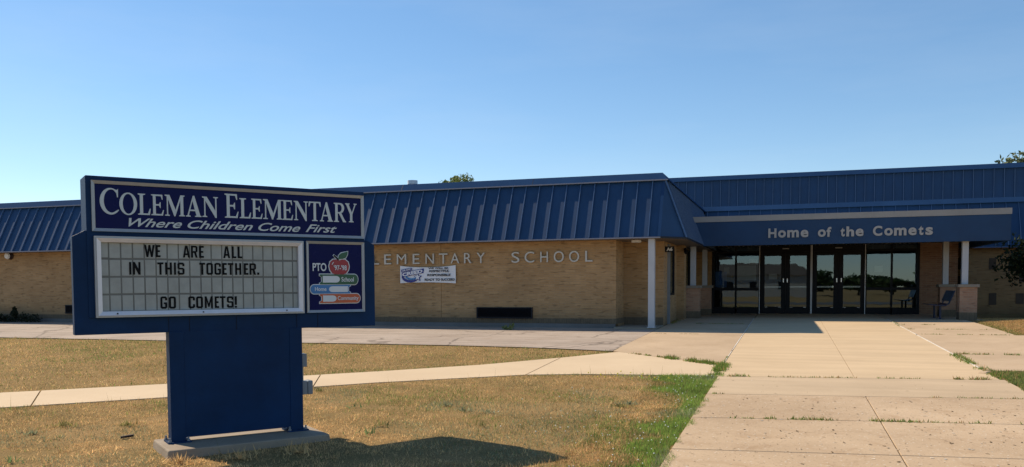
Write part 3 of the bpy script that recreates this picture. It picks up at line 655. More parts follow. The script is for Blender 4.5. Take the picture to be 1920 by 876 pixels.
def door_pair(fx0, fx1, g, ms):
    fr = MB().box(fx0, fx0 + .05, YD, YD + .12, -0.06, 2.51).box(fx1 - .05, fx1, YD, YD + .12, -0.06, 2.51).box(fx0 + .05, fx1 - .05, YD, YD + .12, 2.27, 2.51)
    fr.build("door_frame", M['dark'], school)
    xm = (g[1] + g[2]) / 2
    for (a, b, l, r, hx) in ((g[0], g[1], fx0 + .055, xm - .004, ms[0]), (g[2], g[3], xm + .004, fx1 - .055, ms[1])):
        d = MB().box(l, a, YD + .02, YD + .08, -0.04, 2.265).box(b, r, YD + .02, YD + .08, -0.04, 2.265).box(a, b, YD + .02, YD + .08, -0.04, 0.225).box(a, b, YD + .02, YD + .08, 2.115, 2.265)
        do = d.build("door", M['dark'], school)
        MB().quad((a, YD + .05, .225), (b, YD + .05, .225), (b, YD + .05, 2.115), (a, YD + .05, 2.115)).build("pane", M['glass'], do)
        MB().box(a - .02, b + .02, YD + .09, YD + .13, 0.93, 0.985).build("push_bar", M['chrome'], do)
        MB().box(hx - .022, hx + .022, YD - .03, YD + .019, 1.12, 1.28).build("handle", M['chrome'], do, bevel=0.008)
        MB().box(a + .01, a + .10, YD + .012, YD + .019, 0.195, 0.205).box(b - .1, b - .01, YD + .012, YD + .019, 0.195, 0.205).build("kick_clip", M['chrome'], do)
    MB().box(xm - .12, xm + .12, YD - .03, YD - .002, 2.36, 2.40).build("door_light", M['post'], school)
door_pair(-1.0, 0.775, (-0.851, -0.263, 0.054, 0.635), (-0.183, -0.041))
door_pair(0.835, 2.63, (0.999, 1.572, 1.902, 2.49), (1.678, 1.833))
for x in (-1.035, 0.785, 0.822, 2.642):
    MB().box(x - .011, x + .011, YD - .02, YD - .002, -0.06, 2.5).build("mullion_cover", M['alu'], school)
# lobby
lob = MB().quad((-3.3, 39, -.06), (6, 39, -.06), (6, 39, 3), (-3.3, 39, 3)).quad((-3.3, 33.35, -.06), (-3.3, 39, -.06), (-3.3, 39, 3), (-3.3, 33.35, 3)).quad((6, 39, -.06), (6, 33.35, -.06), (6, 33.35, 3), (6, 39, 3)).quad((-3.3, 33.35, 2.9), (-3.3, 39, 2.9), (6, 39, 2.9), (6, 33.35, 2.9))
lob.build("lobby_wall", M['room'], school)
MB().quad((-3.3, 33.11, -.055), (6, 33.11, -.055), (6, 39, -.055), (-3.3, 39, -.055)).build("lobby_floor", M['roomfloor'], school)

# paper on the glass
def sheet(name, x0, x1, z0, z1, mat, label, cat, y=33.07):
    tag(MB().box(x0, x1, y, y + .004, z0, z1).build(name, mat), label, cat)
sheet("poster", -2.66, -2.24, 0.95, 1.55, M['poster'], "blue poster in the leftmost sidelight beside the entrance doors", "poster")
sheet("notice", -2.34, -2.14, 1.47, 1.72, M['notice'], "white paper notice just above the blue poster", "notice", 33.09)
sheet("notice", -1.85, -1.16, 1.21, 1.78, M['notice'], "wide pale sheet in the window pane right of the blue poster", "notice")
sheet("notice", -1.42, -1.12, 1.80, 2.02, M['notice'], "small square notice high up above the wide pale sheet", "notice")
sheet("notice", -0.70, -0.41, 1.24, 1.45, M['notice'], "white notice taped inside the leftmost door leaf", "notice")
sheet("notice", 2.96, 3.24, 1.48, 1.71, M['notice'], "white notice in the sidelight right of the doors", "notice")

# door number sign: projects from the wing corner
ns = tag(empty("door_number_sign", (-3.4, 24.55, 2.04)), "small black A6 sign projecting from the wing corner", "sign")
MB().box(-3.40, -3.13, 24.50, 24.54, 2.0, 2.165).build("sign_plate", M['dark'], ns)
text_at("sign_lettering", "A6", -3.35, -3.18, 2.03, 2.135, 24.499, 0.004, M['white'], ns, bold=0.03)

# banner on the wall
bn = tag(empty("banner", (-10.2, 23.03, 1.14)), "white vinyl creed banner with blue star logo hung on the brick wall", "banner")
def bz_top(u): return 1.665 - 0.055 * (1 - abs(2 * u - 1) ** 2.2)
def bz_bot(u): return 1.142 + 0.028 * (1 - abs(2 * u - 1) ** 2) - 0.012 * u
bm_ = MB(); NB = 28
pf = []; 
for i in range(NB + 1):
    u = i / NB; x = -11.118 + 1.797 * u; y = 23.045 + 0.012 * math.sin(u * 9)
    pf.append((x, y, bz_bot(u), bz_top(u)))
for i in range(NB):
    a, b = pf[i], pf[i + 1]
    bm_.hexa([(a[0], a[1], a[2]), (b[0], b[1], b[2]), (b[0], b[1] + .006, b[2]), (a[0], a[1] + .006, a[2])], [(a[0], a[1], a[3]), (b[0], b[1], b[3]), (b[0], b[1] + .006, b[3]), (a[0], a[1] + .006, a[3])])
bm_.build("banner_sheet", M['vinyl'], bn)
BY = 23.028
text_at("banner_line", "WE WILL BE", -10.19, -9.55, 1.555, 1.605, BY, .003, M['bannerblack'], bn, bold=0.028)
text_at("banner_line", "RESPECTFUL", -10.17, -9.52, 1.463, 1.53, BY, .003, M['bannerblack'], bn, bold=0.028, shear=0.2)
text_at("banner_line", "RESPONSIBLE", -10.22, -9.48, 1.345, 1.415, BY, .003, M['bannerblack'], bn, bold=0.028)
text_at("banner_line", "READY TO SUCCEED", -10.31, -9.34, 1.208, 1.28, BY, .003, M['bannerblack'], bn, bold=0.028)
def rot(pts, c, a): return [(c[0] + (x - c[0]) * math.cos(a) - (z - c[1]) * math.sin(a), c[1] + (x - c[0]) * math.sin(a) + (z - c[1]) * math.cos(a)) for x, z in pts]
cb0 = (-10.75, 1.43)
link("logo_plaque", place(loops_mesh([rot([(-11.07, 1.375), (-10.35, 1.375), (-10.31, 1.5), (-10.33, 1.51), (-11.05, 1.51)], cb0, 0.17)], .004), BY, .003), M['bannerblue'], bn)
t = fit(text_mesh("CREED", .02, 0.05), -11.04, -10.37, 1.39, 1.495, BY - .004, .003)
t.transform(Matrix.Translation((cb0[0], 0, cb0[1])) @ Matrix.Rotation(-0.17, 4, 'Y') @ Matrix.Translation((-cb0[0], 0, -cb0[1])))
link("logo_lettering", t, M['vinyl'], bn)
link("logo_plaque", place(loops_mesh([rot([(-11.06, 1.525), (-10.72, 1.525), (-10.70, 1.60), (-11.05, 1.60)], cb0, 0.17)], .004), BY - .001, .003), M['bannerblue'], bn)
t = fit(text_mesh("OUR COMET", .02, 0.03), -11.03, -10.73, 1.54, 1.585, BY - .005, .003)
t.transform(Matrix.Translation((cb0[0], 0, cb0[1])) @ Matrix.Rotation(-0.17, 4, 'Y') @ Matrix.Translation((-cb0[0], 0, -cb0[1])))
link("logo_lettering", t, M['vinyl'], bn)
sw_o = ellipse(-10.78, 1.36, 0.29, 0.20, 190, 345, 24) + list(reversed(ellipse(-10.76, 1.37, 0.25, 0.14, 190, 330, 24)))
link("logo_swoosh", place(loops_mesh([sw_o], .004), BY, .003), M['bannerblue'], bn)
sw_i = ellipse(-10.74, 1.345, 0.2, 0.105, 185, 340, 20) + list(reversed(ellipse(-10.73, 1.375, 0.17, 0.09, 190, 330, 20)))
link("logo_swoosh", place(loops_mesh([sw_i], .004), BY - .0015, .003), M['azure'], bn)
def star(cx, cz, r, k=0.42, a0=90): return [(cx + (r if i % 2 == 0 else r * k) * math.cos(rad(a0 + 36 * i)), cz + (r if i % 2 == 0 else r * k) * math.sin(rad(a0 + 36 * i))) for i in range(10)]
link("logo_star", place(loops_mesh([star(-10.53, 1.315, 0.145)], .004), BY - .003, .003), M['bannerblue'], bn)
link("logo_star", place(loops_mesh([star(-10.54, 1.32, 0.10)], .004), BY - .007, .003), M['vinyl'], bn)

# ------------------------------------------------------------------ marquee sign
SLOC = (-5.46532, 6.41111, -0.41)
SANG = math.atan2(0.78239, 0.62279)
sign = tag(empty("marquee_sign", SLOC, SANG), "blue school marquee sign with changeable letter board on a concrete pad", "sign")
Z0 = 0.41   # world z -> local z
pad = MB().hexa([(-.12, -.37, -.18), (1.43, -.37, -.18), (1.43, .34, -.18), (-.12, .34, -.18)], [(-.10, -.36, 0), (1.41, -.36, 0), (1.41, .33, 0), (-.10, .33, 0)])
pad.build("concrete_pad", M['pad'], sign, bevel=0.012)
for x0 in (0.0, 1.14):
    lg = MB().box(x0, x0 + .13, 0.0, 0.15, 0.012, 1.047).build("leg", M['signblue'], sign, bevel=0.004)
    MB().box(x0 - .035, x0 + .175, -.035, 0.185, 0.0, 0.014).build("base_plate", M['signblue'], lg)
    b = MB()
    for bx in (x0 + .148, x0 - .018):
        for by in (-.015, 0.165): b.tube([(bx, by, .014), (bx, by, .055)], .009, 8).tube([(bx, by, .014), (bx, by, .03)], .016, 6)
    b.build("anchor_bolt", M['grey'], lg)
MB().box(0.13, 1.14, 0.006, 0.144, 0.045, 1.046).build("post_panel", M['signblue'], sign)
def sz(z): return z + Z0
# skirt: wider lower body with chamfered shoulders
sk = [(-.78, sz(.632)), (2.078, sz(.632)), (2.078, sz(1.487)), (2.0, sz(1.535)), (1.99, sz(1.535)), (-.68, sz(1.555)), (-.78, sz(1.50))]
skm = MB().hexa([(x, .012, z) for x, z in sk], [(x, .15, z) for x, z in sk]); skm.build("lower_body", M['signblue'], sign, bevel=0.004)
CB = MB().box(-.665, 1.962, 0.0, .36, sz(.78), sz(2.04))
CB.build("cabinet", M['signblue'], sign, bevel=0.006)
se = MB()
for x in (0.0, 0.185, 0.62, 1.22, 1.44): se.box(x, x + .003, 0.0085, 0.0115, sz(.637), sz(.772))
se.build("panel_seam", M['dark'], sign)
def ring(mb, x0, x1, z0, z1, t, y0, y1, lip=0.0):
    # mitred raised frame with bevelled inner face
    o = [(x0, z0), (x1, z0), (x1, z1), (x0, z1)]; i = [(x0 + t, z0 + t), (x1 - t, z0 + t), (x1 - t, z1 - t), (x0 + t, z1 - t)]
    for k in range(4):
        j = (k + 1) % 4
        a, b, c, d = o[k], o[j], i[j], i[k]
        mb.hexa([(a[0], y1, a[1]), (b[0], y1, b[1]), (c[0], y1, c[1]), (d[0], y1, d[1])], [(a[0], y0, a[1]), (b[0], y0, b[1]), (c[0], y0 + lip, c[1]), (d[0], y0 + lip, d[1])])
# header
hp = MB().box(-.60, 1.93, -.006, -.001, sz(1.56), sz(1.985)).build("header_panel", M['navy'], sign)
hf = MB(); ring(hf, -.622, 1.948, sz(1.55), sz(1.998), .028, -.028, -.001, lip=0.012); hf.build("header_frame", M['greyframe'], hp)
SER = {
 'E': [[(0, 0), (.92, 0), (1, .27), (.94, .27), (.80, .07), (.36, .07), (.36, .47), (.62, .47), (.70, .36), (.75, .36), (.75, .64), (.70, .64), (.62, .54), (.36, .54), (.36, .93), (.76, .93), (.86, .76), (.92, .76), (.90, 1), (0, 1), (0, .96), (.14, .93), (.14, .07), (0, .04)]],
 'L': [[(0, 0), (.93, 0), (1, .30), (.93, .30), (.78, .07), (.40, .07), (.40, .93), (.58, .96), (.58, 1), (0, 1), (0, .96), (.15, .93), (.15, .07), (0, .04)]],
 'T': [[(.27, 0), (.73, 0), (.73, .04), (.60, .07), (.60, .93), (.84, .93), (.93, .75), (1, .75), (.98, 1), (.02, 1), (0, .75), (.07, .75), (.16, .93), (.40, .93), (.40, .07), (.27, .04)]],
 'N': [[(0, 0), (.30, 0), (.30, .04), (.2, .07), (.2, .80), (.82, -.03), (.90, -.03), (.90, .93), (1, .96), (1, 1), (.70, 1), (.70, .96), (.82, .93), (.82, .32), (.29, 1), (0, 1), (0, .96), (.12, .92), (.12, .07), (0, .04)]],
 'M': [[(0, 0), (.24, 0), (.24, .04), (.16, .07), (.16, .80), (.46, -.01), (.52, -.01), (.78, .76), (.78, .07), (.71, .04), (.71, 0), (1, 0), (1, .04), (.93, .07), (.93, .93), (1, .96), (1, 1), (.79, 1), (.53, .30), (.24, 1), (0, 1), (0, .96), (.10, .92), (.10, .07), (0, .04)]],
 'A': [[(0, 0), (.30, 0), (.30, .04), (.19, .07), (.26, .27), (.60, .27), (.68, .07), (.58, .04), (.58, 0), (1, 0), (1, .04), (.92, .07), (.56, 1), (.46, 1), (.10, .07), (0, .04)], [(.285, .34), (.575, .34), (.435, .76)]],
 'R': [[(0, 0), (.42, 0), (.42, .04), (.32, .07), (.32, .45), (.42, .45), (.76, 0), (1, 0), (1, .04), (.92, .08)] + ellipse(.55, .735, .31, .265, -78, 90, 12) + [(0, 1), (0, .96), (.12, .93), (.12, .07), (0, .04)], [(.32, .52)] + ellipse(.46, .725, .2, .2, -90, 90, 10) + [(.32, .925)]],
 'Y': [[(.30, 0), (.72, 0), (.72, .04), (.61, .07), (.61, .42), (.90, .93), (1, .96), (1, 1), (.72, 1), (.72, .96), (.80, .93), (.57, .52), (.30, .93), (.38, .96), (.38, 1), (0, 1), (0, .96), (.08, .93), (.41, .42), (.41, .07), (.30, .04)]],
 'O': [ellipse(.5, .5, .5, .5, 0, 360, 36), ellipse(.5, .5, .31, .44, 0, 360, 32)],
 'C': [ellipse(.56, .5, .56, .5, 62, 305, 30) + [(.99, .17), (.96, .20)] + list(reversed(ellipse(.60, .51, .39, .435, 68, 300, 28))) + [(.86, .82), (.90, .66), (.95, .66), (.96, .98), (.90, .94)]],
}
HEAD = [('C', -0.554, -0.398, 1.702, 1.938), ('O', -0.395, -0.247, 1.703, 1.905), ('L', -0.24, -0.133, 1.711, 1.902), ('E', -0.128, -0.02, 1.711, 1.901), ('M', -0.011, 0.164, 1.709, 1.904), ('A', 0.173, 0.313, 1.711, 1.907), ('N', 0.321, 0.467, 1.708, 1.905), ('E', 0.529, 0.658, 1.715, 1.944), ('L', 0.668, 0.778, 1.716, 1.908), ('E', 0.782, 0.89, 1.716, 1.909), ('M', 0.896, 1.085, 1.715, 1.911), ('E', 1.086, 1.196, 1.716, 1.911), ('N', 1.204, 1.35, 1.712, 1.909), ('T', 1.357, 1.486, 1.716, 1.911), ('A', 1.474, 1.614, 1.716, 1.912), ('R', 1.624, 1.756, 1.716, 1.911), ('Y', 1.749, 1.876, 1.718, 1.912)]
for c, x0, x1, z0, z1 in HEAD:
    link("header_letter", fit(loops_mesh(SER[c], .02), x0, x1, sz(z0), sz(z1), -.006, .003), M['silver'], hp)
for t_, x0, x1, z0, z1 in (("Where", -.323, .136, 1.60, 1.678), ("Children", .185, .793, 1.60, 1.678), ("Come", .846, 1.268, 1.60, 1.680), ("First", 1.323, 1.655, 1.602, 1.681)):
    text_at("tagline_word", t_, x0, x1, sz(z0), sz(z1), -.006, .003, M['silver'], hp, bold=0.012, shear=0.45)
# letter board
lb = MB().box(-.58, 1.25, -.004, -.001, sz(.82), sz(1.48)).build("letter_board", M['board'], sign)
bf = MB(); ring(bf, -.612, 1.286, sz(.784), sz(1.508), .018, -.045, -.001); bf.build("board_frame_outer", M['greyframe'], lb)
bf = MB(); ring(bf, -.594, 1.268, sz(.802), sz(1.49), .036, -.06, -.002, lip=0.018); bfo = bf.build("board_frame", M['alu'], lb)
rv_ = MB()
for x in (-.44, .30, 1.10): rv_.tube([(x, -.0615, sz(.818)), (x, -.055, sz(.818))], .007, 8)
rv_.build("frame_lock", M['dark'], bfo)
rowsz = [(1.318, 1.452), (1.157, 1.299), (0.999, 1.139), (0.842, 0.981)]
for (z0, z1) in rowsz:
    x = -.552 - 0.04
    while x < 1.235:
        xa = max(x + .006, -.555); xb = min(x + .0985 - .006, 1.23)
        if xb - xa > .02:
            dz = random.uniform(-.002, .002)
            MB().box(xa, xb, -.0075, -.0045, sz(z0 + dz), sz(z1 + dz)).build("letter_card", M['card'], lb)
        x += .0985
BLK = {
 'O': [[(.22, 0), (.78, 0), (1, .1), (1, .9), (.78, 1), (.22, 1), (0, .9), (0, .1)], [(.3, .19), (.36, .16), (.64, .16), (.7, .19), (.7, .81), (.64, .84), (.36, .84), (.3, .81)]],
 'C': [[(.22, 0), (.78, 0), (1, .1), (1, .34), (.7, .34), (.7, .16), (.3, .16), (.3, .84), (.7, .84), (.7, .66), (1, .66), (1, .9), (.78, 1), (.22, 1), (0, .9), (0, .1)]],
 'G': [[(.22, 0), (.78, 0), (1, .1), (1, .52), (.5, .52), (.5, .38), (.7, .38), (.7, .16), (.3, .16), (.3, .84), (.7, .84), (.7, .68), (1, .68), (1, .9), (.78, 1), (.22, 1), (0, .9), (0, .1)]],
 'S': [[(.22, 0), (.78, 0), (1, .1), (1, .46), (.8, .57), (.3, .57), (.3, .84), (.7, .84), (.7, .7), (1, .7), (1, .9), (.78, 1), (.22, 1), (0, .9), (0, .53), (.2, .43), (.7, .43), (.7, .16), (.3, .16), (.3, .3), (0, .3), (0, .1)]],
 'E': [[(0, 0), (1, 0), (1, .16), (.45, .16), (.45, .42), (.88, .42), (.88, .57), (.45, .57), (.45, .84), (1, .84), (1, 1), (0, 1)]],
 'T': [[(.33, 0), (.67, 0), (.67, .84), (1, .84), (1, 1), (0, 1), (0, .84), (.33, .84)]],
 'H': [[(0, 0), (.32, 0), (.32, .42), (.68, .42), (.68, 0), (1, 0), (1, 1), (.68, 1), (.68, .58), (.32, .58), (.32, 1), (0, 1)]],
 'I': [[(0, 0), (1, 0), (1, 1), (0, 1)]], '.': [[(0, 0), (1, 0), (1, .17), (0, .17)]],
 'L': [[(0, 0), (1, 0), (1, .16), (.45, .16), (.45, 1), (0, 1)]],
 'N': [[(0, 0), (.27, 0), (.27, .55), (.73, 0), (1, 0), (1, 1), (.73, 1), (.73, .45), (.27, 1), (0, 1)]],
 'M': [[(0, 0), (.24, 0), (.24, .6), (.42, .1), (.58, .1), (.76, .6), (.76, 0), (1, 0), (1, 1), (.76, 1), (.5, .38), (.24, 1), (0, 1)]],
 'W': [[(.2, 0), (.38, 0), (.5, .55), (.62, 0), (.8, 0), (1, 1), (.80, 1), (.70, .40), (.59, 1), (.41, 1), (.30, .40), (.20, 1), (0, 1)]],
 'A': [[(0, 0), (.28, 0), (.34, .2), (.66, .2), (.72, 0), (1, 0), (.68, 1), (.32, 1)], [(.39, .35), (.61, .35), (.5, .80)]],
 'R': [[(0, 0), (.3, 0), (.3, .4), (.48, .4), (.68, 0), (1, 0), (.78, .43), (1, .52), (1, .9), (.78, 1), (0, 1)], [(.3, .55), (.7, .55), (.7, .85), (.3, .85)]],
 '!': [[(0, 0), (1, 0), (1, .16), (0, .16)], [(0, .25), (1, .25), (1, 1), (0, 1)]],
}
MARQ = [('W', -0.198, -0.108, 1.33, 1.437), ('E', -0.1, -0.059, 1.33, 1.437), ('A', 0.137, 0.2, 1.33, 1.438), ('R', 0.21, 0.269, 1.33, 1.438), ('E', 0.282, 0.326, 1.33, 1.438), ('A', 0.505, 0.569, 1.33, 1.439), ('L', 0.585, 0.628, 1.33, 1.439), ('L', 0.64, 0.685, 1.33, 1.44),
 ('I', -0.328, -0.31, 1.169, 1.279), ('N', -0.297, -0.233, 1.169, 1.28), ('T', -0.089, -0.036, 1.169, 1.279), ('H', -0.022, 0.037, 1.17, 1.279), ('I', 0.055, 0.073, 1.17, 1.279), ('S', 0.087, 0.148, 1.17, 1.279), ('T', 0.282, 0.335, 1.17, 1.279), ('O', 0.346, 0.406, 1.17, 1.279), ('G', 0.42, 0.48, 1.17, 1.279), ('E', 0.494, 0.535, 1.17, 1.279), ('T', 0.546, 0.598, 1.17, 1.279), ('H', 0.614, 0.673, 1.17, 1.279), ('E', 0.697, 0.74, 1.171, 1.279), ('R', 0.752, 0.815, 1.171, 1.279), ('.', 0.826, 0.846, 1.171, 1.19),
 ('G', -0.07, -0.012, 0.855, 0.965), ('O', 0.004, 0.065, 0.855, 0.964), ('C', 0.176, 0.235, 0.855, 0.963), ('O', 0.246, 0.308, 0.854, 0.962), ('M', 0.324, 0.399, 0.854, 0.962), ('E', 0.416, 0.456, 0.854, 0.961), ('T', 0.463, 0.517, 0.854, 0.961), ('S', 0.53, 0.592, 0.854, 0.96), ('!', 0.604, 0.624, 0.853, 0.96)]
for c, x0, x1, z0, z1 in MARQ:
    link("board_letter", fit(loops_mesh(BLK[c], .02), x0, x1, sz(z0 - .002), sz(z1 + .002), -.0095, .0025), M['black'], lb)
# emblem panel
ep = MB().box(1.34, 1.93, -.006, -.001, sz(.795), sz(1.50)).build("emblem_panel", M['navy'], sign)
ef = MB(); ring(ef, 1.322, 1.948, sz(.786), sz(1.512), .026, -.026, -.001, lip=0.012); ef.build("emblem_frame", M['greyframe'], ep)
def flat(name, loops, mat, lay):
    link(name, place(loops_mesh([[(x, sz(z)) for x, z in lp] for lp in loops], .004), -.006 - lay * .0016, .0016), mat, ep)
def book(x0, x1, z0, z1, spine_right, grow=0.0):
    h = (z1 - z0); zc = (z0 + z1) / 2; g = grow
    if spine_right:
        r = h * .5
        return [(x0 - g, z0 - g)] + [(x1 - .035, z0 - g)] + ellipse(x1 - .04, zc, .04 + g, h / 2 + g, -75, 75, 10) + [(x1 - .035, z1 + g), (x0 - g, z1 + g), (x0 - g, z1 - h * .16), (x0 + .022 - g, z1 - h * .28), (x0 + .022 - g, z0 + h * .28), (x0 - g, z0 + h * .16)]
    return [(x1 + g, z1 + g), (x0 + .035, z1 + g)] + ellipse(x0 + .04, zc, .04 + g, h / 2 + g, 105, 255, 10) + [(x0 + .035, z0 - g), (x1 + g, z0 - g), (x1 + g, z0 + h * .16), (x1 - .022 + g, z0 + h * .28), (x1 - .022 + g, z1 - h * .28), (x1 + g, z1 - h * .16)]
def pages(x0, x1, z0, z1, round_right):
    h = z1 - z0; zc = (z0 + z1) / 2
    if round_right: return [(x0, z0)] + ellipse(x1 - .04, zc, .04, h / 2, -90, 90, 10) + [(x0, z1)]
    return [(x1, z1)] + ellipse(x0 + .04, zc, .04, h / 2, 90, 270, 10) + [(x1, z0)]
apple_o = [(1.672, 1.318), (1.70, 1.33), (1.735, 1.33), (1.768, 1.305), (1.78, 1.262), (1.772, 1.222), (1.748, 1.188), (1.715, 1.174), (1.672, 1.178), (1.63, 1.174), (1.597, 1.188), (1.573, 1.222), (1.565, 1.262), (1.577, 1.305), (1.61, 1.33), (1.645, 1.33)]
def grown(pts, g):
    cx = sum(p[0] for p in pts) / len(pts); cz = sum(p[1] for p in pts) / len(pts)
    return [(x + g * (x - cx) / math.hypot(x - cx, z - cz), z + g * (z - cz) / math.hypot(x - cx, z - cz)) for x, z in pts]
leaf_o = [(1.663, 1.335), (1.672, 1.375), (1.70, 1.397), (1.735, 1.405), (1.768, 1.414), (1.764, 1.380), (1.745, 1.348), (1.71, 1.336)]
stem_o = [(1.610, 1.366), (1.622, 1.378), (1.650, 1.352), (1.672, 1.325), (1.660, 1.318), (1.636, 1.345)]
flat("leaf_outline", [grown(leaf_o, .009)], M['page'], 0); flat("stem_outline", [grown(stem_o, .008)], M['page'], 1); flat("apple_outline", [grown(apple_o, .010)], M['page'], 2)
flat("emblem_apple", [apple_o], M['red'], 4); flat("apple_leaf", [leaf_o], M['green'], 4); flat("apple_stem", [stem_o], M['black'], 5)
flat("apple_shine", [rot([(1.592, 1.275), (1.600, 1.275), (1.612, 1.305), (1.603, 1.303)], (1.6, 1.29), -.2)], M['page'], 6)
for (bx, pg, mat, sr) in (((1.462, 1.876, 1.073, 1.176), (1.492, 1.676, 1.092, 1.160), M['green'], True), ((1.362, 1.790, 0.979, 1.068), (1.557, 1.762, 0.994, 1.054), M['azure'], False), ((1.459, 1.898, 0.882, 0.974), (1.492, 1.637, 0.896, 0.960), M['orange'], True)):
    flat("book_outline", [book(*bx, sr, .008)], M['page'], 3 if mat is M['azure'] else 2)
    flat("emblem_book", [book(*bx, sr)], mat, 5)
    flat("book_pages", [pages(*pg, sr)], M['page'], 6)
EY = -.0165
text_at("emblem_text", "PTO", 1.386, 1.532, sz(1.209), sz(1.291), EY, .002, M['page'], ep, bold=0.02)
text_at("emblem_text", "'97-'98", 1.612, 1.752, sz(1.218), sz(1.272), EY, .002, M['page'], ep, bold=0.015)
text_at("emblem_text", "School", 1.693, 1.829, sz(1.101), sz(1.149), EY, .002, M['page'], ep, bold=0.015)
text_at("emblem_text", "Home", 1.407, 1.529, sz(1.006), sz(1.046), EY, .002, M['page'], ep, bold=0.015)
text_at("emblem_text", "Community", 1.650, 1.879, sz(0.898), sz(0.952), EY, .002, M['page'], ep, bold=0.012)
# electrical boxes on the post's right side
eb = MB().box(1.271, 1.325, .02, .13, sz(.235), sz(.369)).build("switch_box", M['grey'], sign, bevel=0.004)
MB().tube([(1.325, .075, sz(.30)), (1.338, .075, sz(.30))], .006, 8).build("switch_knob", M['dark'], eb)
MB().tube([(1.29, .075, sz(.235)), (1.29, .075, sz(.09))], .013, 10).build("conduit", M['grey'], sign)
ob = MB().box(1.271, 1.325, .02, .13, sz(-.048), sz(.088)).build("outlet_box", M['grey'], sign, bevel=0.004)
MB().box(1.328, 1.385, .018, .132, sz(-.052), sz(.092)).build("outlet_cover", M['grey'], ob, bevel=0.012)

# ------------------------------------------------------------------ bench by the right pier
bench = tag(empty("park_bench", (4.4, 29.1, -0.06)), "dark blue metal bench facing the doors beside the right brick pier", "bench")
def slatted(fn, n, mat, name):
    mb = MB()
    for i in range(n): fn(mb, i, n)
    return mb.build(name, mat, bench)
sp = [(4.12, 0.40), (4.25, 0.385), (4.42, 0.375), (4.56, 0.385), (4.63, 0.42)]
mb = MB()
for (a, b) in zip(sp[:-1], sp[1:]): mb.hexa([(a[0], 28.35, a[1]), (b[0], 28.35, b[1]), (b[0], 29.85, b[1]), (a[0], 29.85, a[1])], [(a[0], 28.35, a[1] + .025), (b[0], 28.35, b[1] + .025), (b[0], 29.85, b[1] + .025), (a[0], 29.85, a[1] + .025)])
mb.build("seat", M['benchblue'], bench)
MB().hexa([(4.66, 28.35, 0.52), (4.69, 28.35, 0.52), (4.69, 29.85, 0.52), (4.66, 29.85, 0.52)], [(4.78, 28.35, 0.84), (4.81, 28.35, 0.84), (4.81, 29.85, 0.84), (4.78, 29.85, 0.84)]).build("backrest", M['benchblue'], bench, bevel=0.01)
for y in (28.5, 29.6):
    MB().tube([(4.42, y, -.05), (4.42, y, .38)], .035, 10).box(4.3, 4.54, y - .05, y + .05, -.035, -.022).build("leg", M['benchblue'], bench)
    MB().tube([(4.42, y, .37), (4.58, y, .385), (4.65, y, .44), (4.75, y, .70)], .022, 8).build("back_support", M['benchblue'], bench)

# ------------------------------------------------------------------ vegetation
def leafmesh(name, centers, radii, n, size, cols, mat, parent, droop=0.0):
    cs = np.array(centers); rs = np.array(radii); k = RNG.integers(0, len(cs), n)
    d = RNG.normal(size=(n, 3)); d /= np.linalg.norm(d, axis=1)[:, None]
    r = RNG.random(n) ** 0.45
    p = cs[k] + d * rs[k] * r[:, None]
    p[:, 2] -= droop * RNG.random(n) ** 2
    nrm = RNG.normal(size=(n, 3)) + d * 0.8; nrm /= np.linalg.norm(nrm, axis=1)[:, None]
    a = np.cross(nrm, RNG.normal(size=(n, 3))); a /= np.linalg.norm(a, axis=1)[:, None]; b = np.cross(nrm, a)
    s = size * (0.6 + 0.8 * RNG.random(n))[:, None]
    v = np.stack([p - a * s, p + b * s * .55, p + a * s, p - b * s * .55], 1).reshape(-1, 3)
    c = np.array(cols)[RNG.integers(0, len(cols), n)] * (0.7 + 0.6 * RNG.random(n))[:, None]
    return rawmesh(name, v, 4, np.repeat(c, 4, axis=0), mat, parent)

def rawmesh(name, v, k, c, mat, parent=None):
    n = len(v) // k
    if parent is not None: v = v - np.array(ORG[parent.name])
    me = bpy.data.meshes.new(name); me.vertices.add(len(v)); me.vertices.foreach_set("co", v.astype(np.float32).ravel())
    me.loops.add(n * k); me.loops.foreach_set("vertex_index", np.arange(n * k, dtype=np.int32))
    me.polygons.add(n); me.polygons.foreach_set("loop_start", np.arange(0, n * k, k, dtype=np.int32)); me.polygons.foreach_set("loop_total", np.full(n, k, dtype=np.int32))
    at = me.attributes.new("col", 'FLOAT_COLOR', 'POINT')
    at.data.foreach_set("color", np.concatenate([c, np.ones((len(c), 1))], 1).astype(np.float32).ravel())
    me.update(); me.validate(); me.materials.append(mat)
    o = bpy.data.objects.new(name, me); COL.objects.link(o)
    if parent is not None: o.parent = parent; ORG[o.name] = ORG[parent.name]
    else: ORG[o.name] = Vector((0, 0, 0))
    return o

